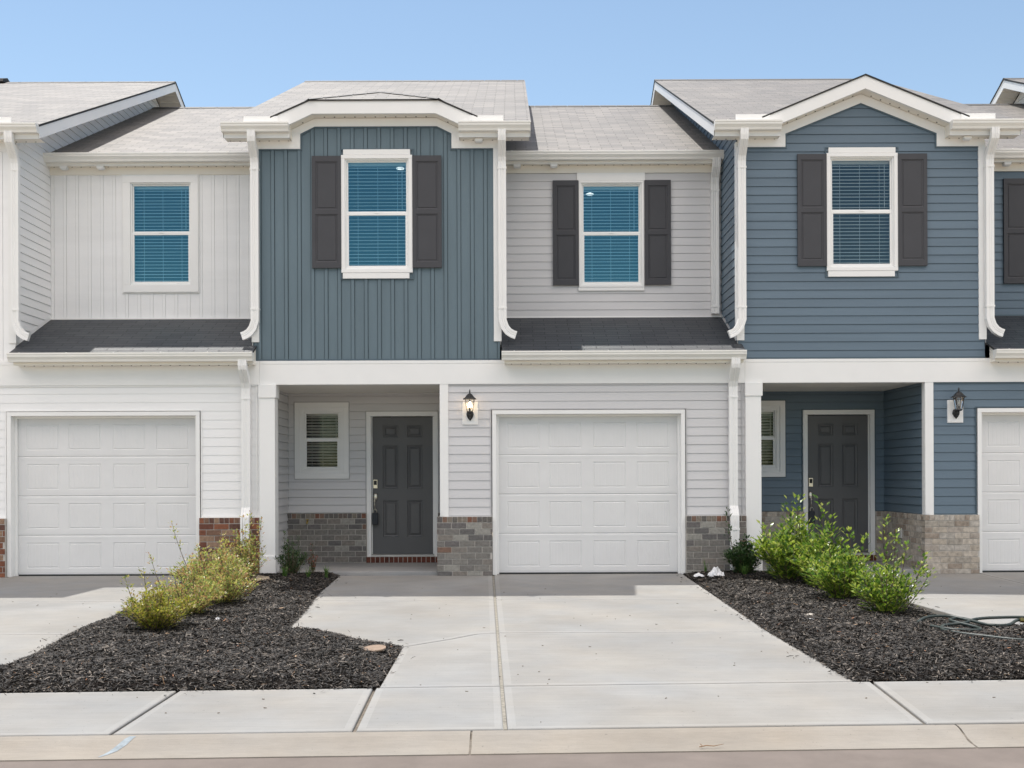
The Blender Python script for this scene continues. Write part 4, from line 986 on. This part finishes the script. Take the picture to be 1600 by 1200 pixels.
shrub('shrub', 'low bright green shrub in the middle of the right bed row', 'shrub', 3.46, -3.1, .66, .36, 52, 44, .062, 'leaf_bright', 13, spikes=[(.10,0,.74),(-.15,0,.76),(.25,0,.66)], group=GS, lw=.5)
shrub('shrub', 'nearest green shrub with one tall upright shoot, beside the coiled hose', 'shrub', 3.56, -4.2, .60, .33, 46, 40, .056, 'leaf_bright', 14, spikes=[(.01,.0,.93),(.10,.0,.80),(.20,.0,.68),(.38,.0,.60),(.33,-.05,.48),(.40,-.05,.40)], group=GS, lw=.5)
shrub('shrub', 'small dark green shrub with a thin spike, against the white downspout', 'shrub', 2.95, -.50, .52, .25, 60, 46, .050, 'leaf_dark', 15, spikes=[(-.20,0,.82)], upright=.8, lw=.5)
shrub('shrub', 'nearest yellow green shrub at the front of the left bed', 'shrub', -3.12, -5.05, .44, .33, 70, 56, .034, 'leaf_yellow', 21, group=GL, spikes=[(-.28,0,.46),(-.12,.0,.54),(.3,0,.3)], lw=.55)
shrub('shrub', 'straggly yellow and orange shrub behind the nearest one in the left bed', 'shrub', -3.12, -4.15, .50, .38, 66, 50, .034, 'leaf_autumn', 22, group=GL, spikes=[(-.38,.1,.58)], lw=.55)
shrub('shrub', 'yellow green shrub between the straggly one and the broad orange tinged one', 'shrub', -2.98, -3.3, .50, .38, 66, 50, .034, 'leaf_autumn', 27, group=GL, spikes=[(-.3,.1,.62)], lw=.55)
shrub('shrub', 'broad orange tinged shrub in the middle of the left bed row', 'shrub', -3.34, -2.35, .62, .50, 90, 52, .037, 'leaf_autumn', 23, group=GL, spikes=[(-.46,0,.80),(.1,.1,.66)], lw=.55)
shrub('shrub', 'upright reddish shrub beside the base of the left white porch column', 'shrub', -3.30, -1.2, .76, .36, 66, 50, .037, 'leaf_autumn', 24, group=GL, spikes=[(.12,.0,.86),(.25,0,.78)], lw=.55)
shrub('shrub', 'loose dark green shrub with red leaf tips in the shade of the middle porch', 'shrub', -2.84, -.42, .50, .23, 40, 46, .034, 'leaf_dark', 25, upright=.8, spikes=[(-.10,0,.56),(.1,0,.5)])
shrub('shrub', 'small red leaved sprig against the grey porch brick', 'shrub', -2.60, -.30, .40, .07, 8, 30, .03, 'leaf_red', 26, upright=.9, low=.35)
def tuft(label, x, y, n, L, seed, spread=.7, z=None):
    g = random.Random(seed); mb = MB()
    for k in range(n):
        a = g.uniform(0, 2*math.pi); l = L*g.uniform(.6, 1.1); s = g.uniform(.15, spread); b = Vector((g.uniform(-.02,.02), g.uniform(-.02,.02), 0))
        tip = Vector((math.cos(a)*l*s, math.sin(a)*l*s, l*(1-s*.75))); mid = Vector((math.cos(a)*l*s*.4, math.sin(a)*l*s*.4, l*.75)); w_ = .005; sd = Vector((-math.sin(a), math.cos(a), 0))
        pts = bez(b, mid, b+tip, 5)
        for j in range(4):
            wa, wb = w_*(1-j/4.2), w_*(1-(j+1)/4.2); mb.face([pts[j]-sd*wa, pts[j]+sd*wa, pts[j+1]+sd*wb, pts[j+1]-sd*wb])
    # share vertices per blade so that each blade is one island
    o = mb.build('grass_clump', 'blade', None); o.location = (x, y, gz(y)+.04); tag(o, label, 'grass clump', 'clumps of strappy grass at the bed edges'); return o
tuft('strappy green grass clump in front of the dark porch shrub, nearest the column', -2.87, -.72, 46, .22, 31)
tuft('grass clump in the porch shade between two others', -2.56, -.80, 40, .20, 32)
tuft('rightmost grass clump of the left bed, beside the porch slab', -2.36, -.62, 40, .19, 33)
tuft('yellow green arching grass clump below the small dark shrub', 2.93, -.72, 50, .24, 34, .95)
tuft('darker grass clump beside the right porch column base', 3.24, -.68, 34, .22, 35, .95)
tuft('thin grass clump behind the white plastic bag', 2.50, -.35, 12, .22, 36, .4)

# ------------------------------------------------ small things
def crumple(name, label, cat, x, y, sx, sy, h, m, seed, group=None):
    g = np.random.default_rng(seed); n = 12; mb = MB(); V = [[None]*n for _ in range(n)]
    for i in range(n):
        for j in range(n):
            u, v = i/(n-1)*2-1, j/(n-1)*2-1; r = min(1, math.hypot(u, v)/1.2)
            V[i][j] = (u*sx*(1-.25*abs(v))+g.normal(0, sx*.07), v*sy*(1-.25*abs(u))+g.normal(0, sy*.07), max(.001, h*(1-r)**.8*g.uniform(.35, 1.2)))
    for i in range(n-1):
        for j in range(n-1): mb.face([V[i][j], V[i+1][j], V[i+1][j+1], V[i][j+1]])
    o = mb.build(name, m, None); o.location = (x, y, gz(y)+.055); return tag(o, label, cat, group)
crumple('plastic_bag', 'crumpled white plastic bag lying by the garage corner', 'plastic bag', 2.53, -.93, .10, .08, .15, 'plastic_bag', 1)
crumple('plastic_scrap', 'thin white plastic scrap left of the crumpled bag', 'plastic scrap', 2.33, -.85, .07, .05, .05, 'plastic_bag', 2)
crumple('paper_scrap', 'pale paper scrap in the right bed, the farther of two', 'paper scrap', 2.79, -4.36, .055, .03, .02, 'paper', 3)
crumple('paper_scrap', 'white plastic scrap in the right bed, just nearer than the paper', 'plastic scrap', 2.74, -4.62, .045, .035, .015, 'plastic_bag', 4)
crumple('paper_scrap', 'small pale green scrap lying flat on the left mulch', 'scrap', -2.22, -5.08, .06, .012, .006, 'scrap_green', 5) if False else None
crumple('plastic_scrap', 'small white scrap beside the front shrubs of the left bed', 'plastic scrap', -2.72, -4.55, .035, .03, .035, 'plastic_bag', 6)
crumple('rock', 'flat tan rock beside the left shrubs near the column', 'rock', -3.12, -1.15, .19, .11, .09, 'rock', 7)
mb = MB(); mb.lathe([(.085,-.004),(.09,.002),(.088,.010),(.08,.012),(.076,.009),(.03,.010)], 0, 0, 28)
o = mb.build('valve_cover', 'cover', None); o.location = (-1.07, -6.22, gz(-6.22)+.066); o.rotation_euler = (.12, -.05, 0); tag(o, 'round rusty brown valve cover in the left mulch near the driveway corner', 'valve cover')
mb = MB(); pp = [(0.0,-.035,-.143,.018),(-.012,-.075,-.150,.022),(-.03,-.13,-.170,.024),(-.055,-.19,-.188,.020),(-.08,-.24,-.195,.012),(-.10,-.28,-.1975,.006)]
for a, b in zip(pp[:-1], pp[1:]):
    q = [(-2.12+a[0]-a[3], a), (-2.12+a[0]+a[3], a), (-2.12+b[0]+b[3], b), (-2.12+b[0]-b[3], b)]
    mb.face([(x, curb_y(x)+k[1], k[2]+.0018) for x, k in q])
tag(mb.build('paint_mark', 'blue_paint', None), 'faded blue spray paint stroke across the curb', 'paint mark')
mb = MB(); mb.tube([(1.02,-8.80,-.185),(1.06,-8.79,-.180),(1.10,-8.795,-.182),(1.16,-8.765,-.178)], [.003,.003,.0025,.001], 5); mb.tube([(1.04,-8.795,-.183),(1.03,-8.77,-.176)], .002, 5)
tag(mb.build('twig', 'twig', None), 'thin brown twig lying on the curb', 'twig')
# garden hose
def catmull(P, n=10):
    P = [Vector(p) for p in P]; out = []
    for i in range(len(P)-1):
        p0, p1, p2, p3 = P[max(i-1,0)], P[i], P[i+1], P[min(i+2,len(P)-1)]
        for k in range(n):
            t = k/n; out.append(.5*((2*p1)+(-p0+p2)*t+(2*p0-5*p1+4*p2-p3)*t*t+(-p0+3*p1-3*p2+p3)*t**3))
    out.append(P[-1]); return out
def hz_(x, y, e=0): return (x, y, gz(y)+.075+e)
hp = [hz_(3.56,-4.98,-.02),hz_(3.70,-4.88,.03),hz_(3.90,-4.85,.035),hz_(4.02,-5.0,.02),hz_(4.12,-5.22,.01),hz_(4.28,-5.22,.01),hz_(4.45,-5.02,.02),hz_(4.62,-4.95,.01),hz_(4.9,-4.97,.0),hz_(5.2,-5.2,.0),hz_(5.25,-5.6,0),hz_(4.9,-5.95,0),hz_(4.4,-6.02,0),hz_(4.05,-5.97,.0),hz_(3.85,-5.78,.0),hz_(3.70,-5.60,.0),hz_(3.64,-5.42,.0),hz_(3.70,-5.25,.005),hz_(3.80,-5.13,.0),hz_(3.95,-5.12,.015),hz_(4.10,-4.95,.02),hz_(4.3,-4.92,.03),hz_(4.60,-4.97,.035),hz_(5.0,-5.1,.0)]
mb = MB(); mb.tube(catmull(hp), .0135, 10)
ho = mb.build('garden_hose', 'hose', None, smooth=True); tag(ho, 'loosely looped dark green garden hose lying on the right mulch bed', 'garden hose')
mb = MB(); hp2 = [hz_(3.62,-5.20,.0),hz_(3.72,-5.40,.0),hz_(3.92,-5.45,.0),hz_(3.98,-5.30,.0),hz_(3.86,-5.02,.02),hz_(4.0,-4.88,.02),hz_(4.12,-4.96,.0)]
mb.tube(catmull(hp2), .0135, 10); mb.build('hose_end', 'hose', ho, smooth=True)
mb = MB(); a = Vector(hz_(4.50,-5.02,.02)); mb.tube([a+Vector((-.03,0,0)), a+Vector((.03,-.01,0))], .021, 12); mb.build('hose_coupling', 'brass', ho, smooth=True)

# street tree across the road (seen only mirrored in the right porch window)
g = np.random.default_rng(5); tr = empty('tree', (13.0, -29.0, -.42)); tag(tr, 'leafy green tree standing across the street', 'tree')
mb = MB(); mb.tube([(0,0,0),(.05,0,1.2),(-.05,.1,2.6),(.0,0,4.5)], [.16,.13,.10,.03], 10)
for k in range(14):
    a = k*2.4; z = 1.4+k*.2; r = 1.6-.05*k; mb.tube([(0,0,z),(math.cos(a)*r*.5,math.sin(a)*r*.5,z+.5),(math.cos(a)*r,math.sin(a)*r,z+1.1)], [.05,.03,.01], 6)
mb.build('trunk', 'bark', tr)
n = 9000; c = g.normal(0, 1, (60, 3))*np.array([1.15, 1.15, 1.3])+np.array([0, 0, 4.0]); p = c[g.integers(0, 60, n)]+g.normal(0, .35, (n, 3)); p[:, 2] = np.maximum(p[:, 2], 1.3)
d1 = g.normal(0, 1, (n, 3)); d1 /= np.linalg.norm(d1, axis=1)[:, None]; d2 = np.cross(d1, g.normal(0, 1, (n, 3))); d2 /= np.linalg.norm(d2, axis=1)[:, None]
V = np.stack([p, p+d1*.06+d2*.035, p+d1*.13, p+d1*.06-d2*.035], 1).reshape(-1, 3)
me = bpy.data.meshes.new('crown'); me.from_pydata(V.tolist(), [], np.arange(n*4).reshape(-1, 4).tolist()); me.materials.append(MATS['leaf_bright']); me.update()
o = bpy.data.objects.new('crown', me); COL.objects.link(o); o.parent = tr

# specks of grit and leaf crumbs on the concrete
g = np.random.default_rng(9); mb = MB()
for k in range(170):
    x, y = g.uniform(-5.5, 6.5), g.uniform(-8.5, -1.5)
    if inside_dist(np.array([[x, y]]), BEDL)[0][0] or inside_dist(np.array([[x, y]]), BEDR)[0][0]: continue
    a = g.uniform(0, 3.14); L_ = g.uniform(.003, .012); W_ = g.uniform(.002, .005); z = gz(y)+.0015; ca, sa = math.cos(a), math.sin(a)
    mb.prism([(-L_, -W_), (L_, -W_*.4), (L_*.8, W_), (-L_*.6, W_*.8)], 0, .003, lambda u, v, t: (x+u*ca-v*sa, y+u*sa+v*ca, z+t))
tag(mb.build('grit', 'bark', None), 'scattered dark specks of grit and leaf crumbs on the concrete', 'grit', kind='stuff')
